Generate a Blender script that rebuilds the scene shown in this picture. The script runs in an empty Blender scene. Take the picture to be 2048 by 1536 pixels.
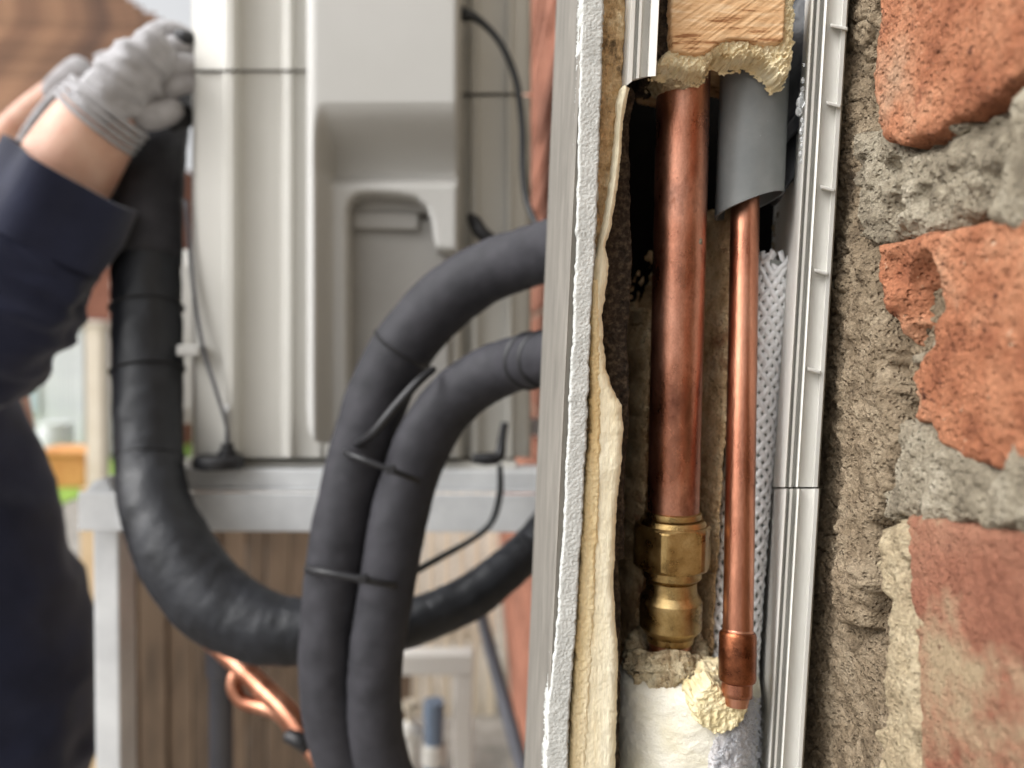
import bpy, math, random
import numpy as np
from mathutils import Vector, Matrix

random.seed(7)
np.random.seed(7)
scene = bpy.context.scene
COL = scene.collection

# ------------------------------------------------------------------ camera
FPX = 1500.0                                   # focal length in pixels of a 2048 px wide picture
CAM = np.array([-0.130, 0.0, 1.5])
YAW, PITCH, ROLL = math.atan(70 / FPX), math.atan(70 / FPX), 0.015
Fv = np.array([math.sin(YAW) * math.cos(PITCH), math.cos(YAW) * math.cos(PITCH), -math.sin(PITCH)])
R0 = np.array([math.cos(YAW), -math.sin(YAW), 0.0])
U0 = np.cross(R0, Fv)
Rv = math.cos(ROLL) * R0 + math.sin(ROLL) * U0
Uv = -math.sin(ROLL) * R0 + math.cos(ROLL) * U0
cam_data = bpy.data.cameras.new("camera")
cam_data.sensor_width = 36.0
cam_data.lens = 36.0 * FPX / 2048.0
cam_data.clip_start = 0.01
cam_data.clip_end = 500.0
cam_data.dof.use_dof = True
cam_data.dof.focus_distance = 0.262
cam_data.dof.aperture_fstop = 6.4
cam_data.dof.aperture_blades = 0
cam = bpy.data.objects.new("camera", cam_data)
COL.objects.link(cam)
M = Matrix(((Rv[0], Uv[0], -Fv[0], CAM[0]), (Rv[1], Uv[1], -Fv[1], CAM[1]),
            (Rv[2], Uv[2], -Fv[2], CAM[2]), (0, 0, 0, 1)))
cam.matrix_world = M
scene.camera = cam

# ------------------------------------------------------------------ sky and sun (bright overcast)
SUN_EL, SUN_AZ = math.radians(42), math.radians(-110)   # azimuth from +Y, clockwise: behind and left of the camera
world = bpy.data.worlds.new("World")
scene.world = world
world.use_nodes = True
wn, wl = world.node_tree.nodes, world.node_tree.links
wn.clear()
sky = wn.new("ShaderNodeTexSky")
sky.sky_type = 'NISHITA'
sky.sun_disc = False
sky.sun_elevation = SUN_EL
sky.sun_rotation = SUN_AZ
sky.air_density = 1.0
sky.dust_density = 6.0
sky.ozone_density = 1.0
hs = wn.new("ShaderNodeHueSaturation")
hs.inputs["Saturation"].default_value = 0.08
hs.inputs["Value"].default_value = 1.35
bg = wn.new("ShaderNodeBackground")
bg.inputs["Strength"].default_value = 0.15
wo = wn.new("ShaderNodeOutputWorld")
wl.new(sky.outputs[0], hs.inputs["Color"])
wl.new(hs.outputs[0], bg.inputs["Color"])
wl.new(bg.outputs[0], wo.inputs["Surface"])

sun_data = bpy.data.lights.new("sun", 'SUN')
sun_data.energy = 1.0
sun_data.angle = math.radians(40)
sun_data.color = (1.0, 0.99, 0.98)
sun = bpy.data.objects.new("sun", sun_data)
COL.objects.link(sun)
sd = Vector((math.sin(SUN_AZ) * math.cos(SUN_EL), math.cos(SUN_AZ) * math.cos(SUN_EL), math.sin(SUN_EL)))
sun.rotation_euler = sd.to_track_quat('Z', 'Y').to_euler()
sun.location = (-2, -2, 5)

vs = scene.view_settings
vs.view_transform = 'Standard'
vs.look = 'None'
vs.exposure = 0.32
vs.gamma = 1.0
vs.use_curve_mapping = False
scene.render.engine = 'CYCLES'
scene.cycles.use_denoising = True
scene.cycles.max_bounces = 8


# ------------------------------------------------------------------ helpers: projection
def ray(px, py):
    return Fv + Rv * ((px - 1024.0) / FPX) - Uv * ((py - 768.0) / FPX)


def Q(px, py, Y):
    """point seen at a place of the picture, standing at depth Y along the wall"""
    r = ray(px, py)
    return CAM + r * ((Y - CAM[1]) / r[1])


def W(px, py, X=0.0):
    """point of the wall face seen at a place of the picture"""
    r = ray(px, py)
    return CAM + r * ((X - CAM[0]) / r[0])


def QA(px, py, Y):
    px = np.asarray(px, float); py = np.asarray(py, float); Y = np.asarray(Y, float)
    r = Fv[None] + Rv[None] * ((px - 1024.0) / FPX)[:, None] - Uv[None] * ((py - 768.0) / FPX)[:, None]
    t = (Y - CAM[1]) / r[:, 1]
    return CAM[None] + r * t[:, None]


# ------------------------------------------------------------------ helpers: noise
def _hash(ix, iy, iz, seed):
    with np.errstate(over='ignore'):
        h = (ix.astype(np.uint32) * np.uint32(374761393) + iy.astype(np.uint32) * np.uint32(668265263)
             + iz.astype(np.uint32) * np.uint32(2147483647) + np.uint32(seed * 1274126177 & 0xffffffff))
        h = (h ^ (h >> np.uint32(13))) * np.uint32(1274126177)
        h = h ^ (h >> np.uint32(16))
    return h.astype(np.float64) / 4294967295.0


def vnoise(p, seed=1):
    i = np.floor(p).astype(np.int64)
    f = p - i
    f = f * f * f * (f * (f * 6 - 15) + 10)
    i = i & 0x7fffffff
    out = 0
    for dx in (0, 1):
        wx = f[:, 0] if dx else 1 - f[:, 0]
        for dy in (0, 1):
            wy = f[:, 1] if dy else 1 - f[:, 1]
            for dz in (0, 1):
                wz = f[:, 2] if dz else 1 - f[:, 2]
                out = out + wx * wy * wz * _hash(i[:, 0] + dx, i[:, 1] + dy, i[:, 2] + dz, seed)
    return out * 2 - 1


def fbm(p, scale, octaves=4, seed=1, gain=0.5, ridged=False):
    p = np.asarray(p, float) * scale
    a, s, tot = 1.0, 0.0, 0.0
    for o in range(octaves):
        n = vnoise(p * (2.03 ** o) + 17.3 * o, seed + o)
        if ridged:
            n = 1 - 2 * np.abs(n)
        s = s + a * n
        tot += a
        a *= gain
    return s / tot


# ------------------------------------------------------------------ helpers: objects
def new_mesh(name, V, F):
    me = bpy.data.meshes.new(name)
    V = np.asarray(V, np.float32)
    if isinstance(F, np.ndarray):
        n, k = F.shape
        me.vertices.add(len(V)); me.vertices.foreach_set("co", V.ravel())
        me.loops.add(n * k); me.loops.foreach_set("vertex_index", F.astype(np.int32).ravel())
        me.polygons.add(n); me.polygons.foreach_set("loop_start", np.arange(0, n * k, k, dtype=np.int32))
        me.polygons.foreach_set("loop_total", np.full(n, k, np.int32))
        me.update(calc_edges=True)
        me.validate()
    else:
        me.from_pydata([tuple(map(float, v)) for v in V], [], F)
        me.update()
    return me


def mesh(name, V, F, mat, parent=None, smooth=True, bevel=0.0, fix=True):
    """one mesh object from world coordinates, its origin at its own base"""
    V = np.asarray(V, float).reshape(-1, 3)
    lo, hi = V.min(0), V.max(0)
    org = np.array([(lo[0] + hi[0]) / 2, (lo[1] + hi[1]) / 2, lo[2]])
    me = new_mesh(name, V - org, F)
    if fix and not isinstance(F, np.ndarray):
        import bmesh
        b = bmesh.new(); b.from_mesh(me)
        bmesh.ops.recalc_face_normals(b, faces=b.faces)
        b.to_mesh(me); b.free()
    me.materials.append(mat)
    if smooth:
        me.polygons.foreach_set("use_smooth", np.ones(len(me.polygons), bool))
    o = bpy.data.objects.new(name, me)
    COL.objects.link(o)
    if parent is not None:
        o.parent = parent
        org = org - wpos(parent)
    o.location = org
    if bevel > 0:
        m = o.modifiers.new("bevel", 'BEVEL')
        m.width = bevel; m.segments = 2; m.limit_method = 'ANGLE'; m.angle_limit = math.radians(35)
        if smooth:
            try:
                me.set_sharp_from_angle(angle=math.radians(40))
            except Exception:
                pass
    return o


def wpos(o):
    p = np.array(o.location[:])
    while o.parent is not None:
        o = o.parent
        p = p + np.array(o.location[:])
    return p


def tag(o, label, cat, group=None, kind=None):
    o["label"] = label
    o["category"] = cat
    if group:
        o["group"] = group
    if kind:
        o["kind"] = kind
    return o


def thing(name, loc, label, cat, group=None):
    o = bpy.data.objects.new(name, None)
    o.empty_display_size = 0.05
    COL.objects.link(o)
    o.location = tuple(map(float, loc))
    return tag(o, label, cat, group)


def boxVF(lo, hi):
    (a, b, c), (d, e, f) = lo, hi
    V = [(a, b, c), (d, b, c), (d, e, c), (a, e, c), (a, b, f), (d, b, f), (d, e, f), (a, e, f)]
    F = [(0, 3, 2, 1), (4, 5, 6, 7), (0, 1, 5, 4), (1, 2, 6, 5), (2, 3, 7, 6), (3, 0, 4, 7)]
    return V, F


def box(name, lo, hi, mat, parent=None, bevel=0.002):
    V, F = boxVF(lo, hi)
    return mesh(name, V, F, mat, parent, smooth=False, bevel=bevel)


def pxbox(name, x0, y0, x1, y1, Y0, Y1, mat, parent=None, bevel=0.002):
    """a box whose near face covers the given rectangle of the picture at depth Y0"""
    a, b = Q(x0, y1, Y0), Q(x1, y0, Y0)
    return box(name, (a[0], Y0, a[2]), (b[0], Y1, b[2]), mat, parent, bevel)


def catmull(pts, n=8):
    P = np.asarray(pts, float)
    P = np.vstack([2 * P[0] - P[1], P, 2 * P[-1] - P[-2]])
    out = []
    for i in range(1, len(P) - 2):
        for k in range(n):
            t = k / n
            a, b, c, d = P[i - 1], P[i], P[i + 1], P[i + 2]
            out.append(0.5 * ((2 * b) + (c - a) * t + (2 * a - 5 * b + 4 * c - d) * t * t + (3 * b - a - 3 * c + d) * t ** 3))
    out.append(P[-2])
    return np.array(out)


def frames(C):
    T = np.gradient(C, axis=0)
    T /= np.linalg.norm(T, axis=1)[:, None] + 1e-12
    ref = np.array([0, -1.0, 0]) if abs(T[0][1]) < 0.9 else np.array([1.0, 0, 0])
    N = np.zeros_like(C)
    n = ref - T[0] * ref.dot(T[0]); n /= np.linalg.norm(n)
    for i in range(len(C)):
        n = n - T[i] * n.dot(T[i]); n /= np.linalg.norm(n) + 1e-12
        N[i] = n
    return T, N, np.cross(T, N)


def tubeVF(C, R, seg=24, disp=None, cap=True, squash=None):
    C = np.asarray(C, float)
    R = np.broadcast_to(np.asarray(R, float), (len(C),))
    T, N, B = frames(C)
    th = np.linspace(0, 2 * math.pi, seg, endpoint=False)
    ring = np.cos(th)[None, :, None] * N[:, None, :] + np.sin(th)[None, :, None] * B[:, None, :] * (squash or 1.0)
    V = C[:, None, :] + ring * R[:, None, None]
    if disp is not None:
        V = V + ring * disp(V.reshape(-1, 3)).reshape(len(C), seg)[:, :, None]
    V = V.reshape(-1, 3)
    i = np.arange(len(C) - 1)[:, None] * seg
    j = np.arange(seg)[None, :]
    k = (j + 1) % seg
    F = np.stack([i + j, i + k, i + seg + k, i + seg + j], -1).reshape(-1, 4)
    if cap:
        F = [tuple(int(q) for q in f) for f in F]
        F.append(tuple(range(seg - 1, -1, -1)))
        F.append(tuple(range((len(C) - 1) * seg, len(C) * seg)))
    return V, F


def tube(name, pts, R, mat, parent=None, seg=24, n=8, disp=None, cap=True, squash=None):
    """pts: rows of (x, y, z[, r]); smooth curve through them"""
    P = np.asarray(pts, float)
    if P.shape[1] == 4:
        C = catmull(P, n); R = C[:, 3]; C = C[:, :3]
    else:
        C = catmull(P, n) if n > 1 else P
    V, F = tubeVF(C, R, seg, disp, cap, squash)
    return mesh(name, V, F, mat, parent)


def pxtube(name, pts, mat, parent=None, **k):
    """pts: (px, py, Y, radius in picture pixels)"""
    rows = [list(Q(a, b, Y)) + [r * Y / FPX] for a, b, Y, r in pts]
    return tube(name, rows, None, mat, parent, **k)


def lathe(name, p0, p1, prof, mat, parent=None, seg=48, sides=None, disp=None, twist=0.0, smooth=True, bevel=0.0):
    """prof: (fraction along p0-p1, radius m); sides: polygonal section"""
    p0, p1 = np.asarray(p0, float), np.asarray(p1, float)
    T = (p1 - p0) / np.linalg.norm(p1 - p0)
    n = np.array([0, -1.0, 0]); n = n - T * n.dot(T); n /= np.linalg.norm(n)
    b = np.cross(T, n)
    s = sides or seg
    th = np.linspace(0, 2 * math.pi, s, endpoint=False) + twist
    ring = np.cos(th)[:, None] * n + np.sin(th)[:, None] * b
    V = np.concatenate([(p0 + (p1 - p0) * f)[None] + ring * r for f, r in prof])
    if disp is not None:
        rr = np.concatenate([ring] * len(prof))
        V = V + rr * disp(V)[:, None]
    F = []
    for i in range(len(prof) - 1):
        for j in range(s):
            k = (j + 1) % s
            F.append((i * s + j, i * s + k, (i + 1) * s + k, (i + 1) * s + j))
    F.append(tuple(range(s - 1, -1, -1)))
    F.append(tuple(range((len(prof) - 1) * s, len(prof) * s)))
    o = mesh(name, V, F, mat, parent, smooth=smooth, bevel=bevel)
    if smooth:
        try:
            o.data.set_sharp_from_angle(angle=math.radians(24))
        except Exception:
            pass
    return o


def prism(name, prof, y0, y1, mat, parent=None, closed=True, smooth=True, n=2, disp=None):
    """plan-view profile of (px at picture top, px at picture bottom, Y), run up and down between rows y0 and y1;
    y0 / y1 may be lists with a row for each profile point"""
    k = len(prof)
    y0 = np.broadcast_to(np.asarray(y0, float), (k,)); y1 = np.broadcast_to(np.asarray(y1, float), (k,))
    V = []
    for t in np.linspace(0, 1, n):
        for (a, b, Y), ya, yb in zip(prof, y0, y1):
            y = ya + (yb - ya) * t
            V.append(Q(a + (b - a) * y / 1536.0, y, Y))
    F = []
    m = k if closed else k - 1
    for i in range(n - 1):
        for j in range(m):
            F.append((i * k + j, i * k + (j + 1) % k, (i + 1) * k + (j + 1) % k, (i + 1) * k + j))
    if closed:
        F.append(tuple(range(k)))
        F.append(tuple(range(n * k - 1, (n - 1) * k - 1, -1)))
    o = mesh(name, V, F, mat, parent, smooth=smooth)
    if smooth:
        try:
            o.data.set_sharp_from_angle(angle=math.radians(50))
        except Exception:
            pass
    return o


def sdf_poly(P, poly):
    """signed distance, positive inside"""
    poly = np.asarray(poly, float)
    d = np.full(len(P), 1e18)
    inside = np.zeros(len(P), bool)
    m = len(poly)
    for i in range(m):
        a, b = poly[i], poly[(i + 1) % m]
        e = b - a
        w = P - a
        t = np.clip((w @ e) / (e @ e + 1e-18), 0, 1)
        q = w - t[:, None] * e
        d = np.minimum(d, (q * q).sum(1))
        c = (a[1] > P[:, 1]) != (b[1] > P[:, 1])
        xs = a[0] + (P[:, 1] - a[1]) / (b[1] - a[1] + 1e-18) * e[0]
        inside ^= c & (P[:, 0] < xs)
    d = np.sqrt(d)
    return np.where(inside, d, -d)


def smooth_poly(poly, n=4):
    P = np.asarray(poly, float)
    P = np.vstack([P[-1:], P, P[:2]])
    out = []
    for i in range(1, len(P) - 2):
        for k in range(n):
            t = k / n
            a, b, c, d = P[i - 1], P[i], P[i + 1], P[i + 2]
            out.append(0.5 * ((2 * b) + (c - a) * t + (2 * a - 5 * b + 4 * c - d) * t * t + (3 * b - a - 3 * c + d) * t ** 3))
    return np.array(out)


def relief(name, poly, Y, mat, parent=None, res=1.6, thick=0.012, r=0.002, rag=2.0, ragscale=0.05,
           hfun=None, rough=0.0, rscale=400, oct=4, seed=1, smooth_outline=False, steep=14.0, ridged=False, wall=False, X0=0.0,
           dents=(), X1=None):
    """a solid piece with real thickness whose outline is given in picture coordinates, lying in the plane at depth Y
    (or, with wall=True, on the wall face X0); rounded, ragged edges and a rough face.  Y may be a function of (px, py)"""
    poly = np.asarray(poly, float)
    if smooth_outline:
        poly = smooth_poly(poly)
    if wall:
        pw = np.array([W(a, b, X0) for a, b in poly])
        poly = pw[:, 1:3]
        s = 1.0
    else:
        y0 = Y(poly[:, 0].mean(), poly[:, 1].mean()) if callable(Y) else Y
        s = y0 / FPX
    pad = 3 * res + thick / steep / s
    lo, hi = poly.min(0) - pad, poly.max(0) + pad
    nx, ny = [max(2, int(math.ceil((hi[i] - lo[i]) / res)) + 1) for i in (0, 1)]
    gx, gy = np.meshgrid(np.linspace(lo[0], hi[0], nx), np.linspace(lo[1], hi[1], ny))
    P = np.stack([gx.ravel(), gy.ravel()], 1)
    P3 = np.concatenate([P * s, np.full((len(P), 1), seed * 3.1)], 1)
    d = sdf_poly(P, poly)
    if rag:
        d = d + rag * fbm(np.concatenate([P, np.full((len(P), 1), seed * 1.7)], 1), ragscale, 4, seed + 31, 0.6)
    d = d * s
    h = np.where(d > r, 0.0, -r + np.sqrt(np.maximum(0, r * r - (r - np.clip(d, 0, r)) ** 2)))
    h = np.where(d < 0, -r + d * steep, h)
    h = np.maximum(h, -thick)
    if hfun is not None:
        h = h + hfun(P[:, 0], P[:, 1]) * (d > -0.5 * r)
    if rough:
        h = h + rough * fbm(P3, rscale, oct, seed, 0.55, ridged) * np.clip(d / (r + 1e-9) + 1, 0, 1)
    for (a, b, rad, dep) in dents:
        if wall:
            w = W(a, b, X0); a, b = w[1], w[2]
        q = np.hypot(P[:, 0] - a, P[:, 1] - b) / rad
        q = q + 0.25 * fbm(P3, 1.2 / (rad * s), 3, seed + 5)
        h = h - dep * np.clip(1 - q * q, 0, 1)
    if wall:
        V = np.stack([X0 - h, P[:, 0], P[:, 1]], 1)
    else:
        Yb = Y(P[:, 0], P[:, 1]) if callable(Y) else np.full(len(P), Y)
        base = QA(P[:, 0], P[:, 1], Yb)
        V = base.copy()
        V[:, 1] -= h
    keep = h > -thick + 1e-6
    keep = keep.reshape(ny, nx)
    k4 = keep[:-1, :-1] | keep[1:, :-1] | keep[:-1, 1:] | keep[1:, 1:]
    idx = np.arange(nx * ny).reshape(ny, nx)
    q = np.stack([idx[:-1, :-1][k4], idx[:-1, 1:][k4], idx[1:, 1:][k4], idx[1:, :-1][k4]], 1)
    if not wall:
        q = q[:, ::-1]
    q = q if wall else q[:, ::-1][:, ::-1]
    used = np.unique(q)
    remap = np.full(nx * ny, -1); remap[used] = np.arange(len(used))
    return mesh(name, V[used], remap[q], mat, parent)


# ------------------------------------------------------------------ helpers: materials
def srgb(r, g, b):
    f = lambda c: (c / 255 / 12.92) if c / 255 <= 0.04045 else ((c / 255 + 0.055) / 1.055) ** 2.4
    return (f(r), f(g), f(b), 1.0)


def mat(name, cols, scale=60, detail=6, rough=0.6, metal=0.0, bump=0.0, bscale=None, bdist=0.0005, rvar=0.0, spec=0.5,
        stretch=(1, 1, 1), nrough=0.6, random_tint=0.0, subsurf=0.0, trans=0.0, pits=0.0, pitscale=900, coat=0.0,
        sheen=0.0, spots=None, grain=0.0, gscale=1400):
    """cols: list of (position, colour) over an fBm noise; optional bump, pits (dark little holes in relief),
    spots: (scale, threshold, colour) stains with a shape of their own"""
    m = bpy.data.materials.new(name)
    m.use_nodes = True
    nt = m.node_tree; N, L = nt.nodes, nt.links
    bs = N["Principled BSDF"]
    tc = N.new("ShaderNodeTexCoord")
    mp = N.new("ShaderNodeMapping")
    mp.inputs["Scale"].default_value = stretch
    L.new(tc.outputs["Object"], mp.inputs["Vector"])
    if len(cols) == 1:
        c = cols[0][1]
        cols = [(0.3, tuple(x * 0.93 for x in c[:3]) + (1,)), (0.7, tuple(min(1, x * 1.05) for x in c[:3]) + (1,))]
    nz = N.new("ShaderNodeTexNoise")
    nz.inputs["Scale"].default_value = scale
    nz.inputs["Detail"].default_value = detail
    nz.inputs["Roughness"].default_value = nrough
    L.new(mp.outputs[0], nz.inputs["Vector"])
    cr = N.new("ShaderNodeValToRGB")
    els = cr.color_ramp.elements
    els[0].position, els[0].color = cols[0]
    els[1].position, els[1].color = cols[-1]
    for p, c in cols[1:-1]:
        e = els.new(p); e.color = c
    L.new(nz.outputs["Fac"], cr.inputs["Fac"])
    col = cr.outputs["Color"]
    if spots:
        for (sc, th, c, w) in spots:
            n2 = N.new("ShaderNodeTexNoise")
            n2.inputs["Scale"].default_value = sc
            n2.inputs["Detail"].default_value = 5
            n2.inputs["Roughness"].default_value = 0.65
            L.new(mp.outputs[0], n2.inputs["Vector"])
            mr = N.new("ShaderNodeMapRange")
            mr.inputs["From Min"].default_value = th
            mr.inputs["From Max"].default_value = th + w
            L.new(n2.outputs["Fac"], mr.inputs["Value"])
            mx = N.new("ShaderNodeMix"); mx.data_type = 'RGBA'
            L.new(mr.outputs[0], mx.inputs["Factor"])
            L.new(col, mx.inputs["A"])
            mx.inputs["B"].default_value = c
            col = mx.outputs["Result"]
    if grain:
        gz = N.new("ShaderNodeTexNoise")
        gz.inputs["Scale"].default_value = gscale
        gz.inputs["Detail"].default_value = 4
        gz.inputs["Roughness"].default_value = 0.7
        L.new(mp.outputs[0], gz.inputs["Vector"])
        mg = N.new("ShaderNodeMapRange")
        mg.inputs["From Min"].default_value = 0.32; mg.inputs["From Max"].default_value = 0.68
        mg.inputs["To Min"].default_value = 1 - grain; mg.inputs["To Max"].default_value = 1 + grain * 0.7
        L.new(gz.outputs["Fac"], mg.inputs["Value"])
        hg = N.new("ShaderNodeHueSaturation")
        L.new(mg.outputs[0], hg.inputs["Value"]); L.new(col, hg.inputs["Color"])
        col = hg.outputs["Color"]
    if random_tint:
        oi = N.new("ShaderNodeObjectInfo")
        hv = N.new("ShaderNodeHueSaturation")
        mr = N.new("ShaderNodeMapRange")
        mr.inputs["To Min"].default_value = 1 - random_tint
        mr.inputs["To Max"].default_value = 1 + random_tint
        L.new(oi.outputs["Random"], mr.inputs["Value"])
        L.new(mr.outputs[0], hv.inputs["Value"])
        L.new(col, hv.inputs["Color"])
        col = hv.outputs["Color"]
    L.new(col, bs.inputs["Base Color"])
    bs.inputs["Metallic"].default_value = metal
    bs.inputs["Specular IOR Level"].default_value = spec
    bs.inputs["Roughness"].default_value = rough
    if rvar:
        mr = N.new("ShaderNodeMapRange")
        mr.inputs["From Min"].default_value = 0.3; mr.inputs["From Max"].default_value = 0.7
        mr.inputs["To Min"].default_value = max(0.03, rough - rvar)
        mr.inputs["To Max"].default_value = min(1, rough + rvar)
        L.new(nz.outputs["Fac"], mr.inputs["Value"])
        L.new(mr.outputs[0], bs.inputs["Roughness"])
    if subsurf:
        bs.inputs["Subsurface Weight"].default_value = subsurf
        bs.inputs["Subsurface Scale"].default_value = 0.004
    if trans:
        bs.inputs["Transmission Weight"].default_value = trans
    if coat:
        bs.inputs["Coat Weight"].default_value = coat
        bs.inputs["Coat Roughness"].default_value = 0.2
    if sheen:
        bs.inputs["Sheen Weight"].default_value = sheen
    hgt = None
    if bump:
        nb = N.new("ShaderNodeTexNoise")
        nb.inputs["Scale"].default_value = bscale or scale * 4
        nb.inputs["Detail"].default_value = 5
        nb.inputs["Roughness"].default_value = 0.65
        L.new(mp.outputs[0], nb.inputs["Vector"])
        hgt = nb.outputs["Fac"]
    if pits:
        vo = N.new("ShaderNodeTexVoronoi")
        vo.inputs["Scale"].default_value = pitscale
        L.new(mp.outputs[0], vo.inputs["Vector"])
        mr = N.new("ShaderNodeMapRange")
        mr.inputs["From Min"].default_value = 0.12; mr.inputs["From Max"].default_value = 0.4
        mr.inputs["To Min"].default_value = -pits; mr.inputs["To Max"].default_value = 0
        L.new(vo.outputs["Distance"], mr.inputs["Value"])
        if hgt is not None:
            ad = N.new("ShaderNodeMath"); ad.operation = 'ADD'
            L.new(hgt, ad.inputs[0]); L.new(mr.outputs[0], ad.inputs[1])
            hgt = ad.outputs[0]
        else:
            hgt = mr.outputs[0]
    if hgt is not None:
        bp = N.new("ShaderNodeBump")
        bp.inputs["Strength"].default_value = bump or 1.0
        bp.inputs["Distance"].default_value = bdist
        L.new(hgt, bp.inputs["Height"])
        L.new(bp.outputs[0], bs.inputs["Normal"])
    return m


MT = {}
MT['brick'] = mat("brick_face", [(0.3, srgb(118, 70, 50)), (0.43, srgb(164, 106, 77)), (0.56, srgb(186, 128, 96)), (0.72, srgb(202, 156, 124))],
                  scale=38, detail=8, rough=0.92, bump=1.0, bscale=1100, bdist=0.0014, pits=0.9, pitscale=480, spec=0.2, grain=0.34, gscale=1000,
                  spots=[(20, 0.54, srgb(168, 140, 116), 0.24), (60, 0.62, srgb(112, 58, 44), 0.14), (220, 0.63, srgb(84, 50, 40), 0.06), (330, 0.66, srgb(206, 178, 150), 0.05)])
MT['brick_smeared'] = mat("brick_smeared_face", [(0.3, srgb(118, 74, 58)), (0.5, srgb(146, 98, 78)), (0.7, srgb(160, 116, 94))],
                          scale=34, detail=8, rough=0.94, bump=1.0, bscale=900, bdist=0.0014, pits=0.5, pitscale=620, spec=0.2, grain=0.22, gscale=1100,
                          spots=[(16, 0.46, srgb(164, 144, 116), 0.10), (160, 0.66, srgb(95, 62, 50), 0.06)])
MT['brick_far'] = mat("brick_weathered", [(0.3, srgb(112, 70, 56)), (0.7, srgb(156, 108, 88))], scale=18, rough=0.9, bump=0.4, bscale=120, bdist=0.002, random_tint=0.25, spec=0.2)
MT['mortar_brown'] = mat("mortar_brown", [(0.3, srgb(96, 83, 68)), (0.47, srgb(146, 129, 106)), (0.7, srgb(184, 167, 142))],
                         scale=70, detail=9, rough=0.97, bump=1.0, bscale=1000, bdist=0.0022, pits=0.8, pitscale=520, spec=0.15, grain=0.3, gscale=1000, nrough=0.7)
MT['mortar_grey'] = mat("mortar_grey", [(0.3, srgb(112, 102, 87)), (0.5, srgb(162, 151, 131)), (0.72, srgb(198, 188, 168))],
                        scale=60, detail=9, rough=0.97, bump=1.0, bscale=1000, bdist=0.0022, pits=0.8, pitscale=500, spec=0.15, grain=0.3, gscale=1000, nrough=0.7)
MT['mortar_tan'] = mat("mortar_tan", [(0.3, srgb(138, 122, 98)), (0.5, srgb(172, 156, 128)), (0.72, srgb(198, 184, 156))],
                       scale=80, detail=9, rough=0.97, bump=1.0, bscale=1000, bdist=0.0014, pits=0.5, pitscale=500, spec=0.15, grain=0.3, gscale=1000, nrough=0.7)
MT['mortar_pale'] = mat("mortar_pale", [(0.3, srgb(170, 130, 88)), (0.5, srgb(222, 190, 146)), (0.72, srgb(238, 216, 178))],
                        scale=80, detail=9, rough=0.97, bump=1.0, bscale=700, bdist=0.0022, pits=0.6, pitscale=380, spec=0.15, nrough=0.7, grain=0.25, gscale=900,
                        spots=[(30, 0.58, srgb(150, 96, 66), 0.12)])
MT['mortar_far'] = mat("mortar_far", [(0.3, srgb(112, 102, 90)), (0.7, srgb(150, 140, 124))], scale=30, rough=0.95)
MT['copper'] = mat("copper_tarnished", [(0.3, srgb(126, 80, 64)), (0.46, srgb(184, 126, 102)), (0.58, srgb(204, 148, 124)), (0.72, srgb(222, 176, 154))],
                   scale=45, detail=8, rough=0.33, metal=1.0, rvar=0.16, bump=0.3, bscale=900, bdist=0.0005, stretch=(1, 1, 0.6), grain=0.16, gscale=1500,
                   spots=[(30, 0.55, srgb(116, 78, 68), 0.16), (90, 0.60, srgb(150, 96, 74), 0.10), (300, 0.66, srgb(84, 48, 38), 0.05)])
MT['copper_clean'] = mat("copper_clean", [(0.3, srgb(146, 92, 72)), (0.5, srgb(190, 132, 106)), (0.7, srgb(214, 162, 136))],
                         scale=60, detail=7, rough=0.34, metal=1.0, rvar=0.10, bump=0.3, bscale=900, bdist=0.0004, stretch=(1, 1, 0.25), grain=0.10, gscale=1500,
                         spots=[(220, 0.70, srgb(120, 66, 48), 0.06)])
MT['copper_burnt'] = mat("copper_burnt", [(0.3, srgb(96, 56, 40)), (0.5, srgb(140, 86, 60)), (0.72, srgb(178, 110, 78))],
                         scale=90, detail=7, rough=0.34, metal=1.0, rvar=0.12, bump=0.35, bscale=600, bdist=0.0004, grain=0.2, spots=[(110, 0.6, srgb(70, 44, 34), 0.1)])
MT['brass'] = mat("brass_dull", [(0.3, srgb(124, 100, 62)), (0.5, srgb(178, 150, 100)), (0.7, srgb(204, 178, 128))],
                  scale=110, detail=8, rough=0.32, metal=1.0, rvar=0.12, bump=0.5, bscale=1300, bdist=0.0004, grain=0.15, gscale=1700,
                  spots=[(420, 0.66, srgb(150, 134, 104), 0.05), (60, 0.66, srgb(100, 74, 42), 0.1)])
MT['rail'] = mat("rail_plastic", [(0.3, srgb(200, 198, 191)), (0.7, srgb(216, 214, 208))], scale=60, rough=0.42, bump=0.08, bscale=900, bdist=0.0003,
                 stretch=(1, 1, 0.3), spots=[(500, 0.7, srgb(150, 144, 130), 0.05)])
MT['rail_inner'] = mat("rail_inner_plastic", [(0.3, srgb(160, 157, 148)), (0.7, srgb(178, 175, 167))], scale=50, rough=0.5, bump=0.06, bscale=900, bdist=0.0003)
MT['shell'] = mat("shell_plastic", [(0.3, srgb(106, 102, 95)), (0.7, srgb(134, 129, 121))], scale=120, detail=8, rough=0.7, bump=0.35, bscale=900,
                  bdist=0.0006, stretch=(1, 1, 0.25))
MT['shell_white'] = mat("shell_white_core", [(0.3, srgb(176, 177, 173)), (0.7, srgb(200, 201, 197))], scale=200, rough=0.9, bump=0.3, bscale=2200, bdist=0.0004, spec=0.2, grain=0.08, gscale=2000)
MT['fibre'] = mat("fibre_brown", [(0.36, srgb(120, 98, 70)), (0.46, srgb(206, 170, 124)), (0.58, srgb(226, 196, 152)), (0.7, srgb(240, 224, 192))], scale=160, detail=9, rough=0.95,
                  bump=1.0, bscale=700, bdist=0.0018, stretch=(1, 1, 0.5), spots=[(45, 0.6, srgb(196, 136, 86), 0.12)], nrough=0.75, grain=0.2)
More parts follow.
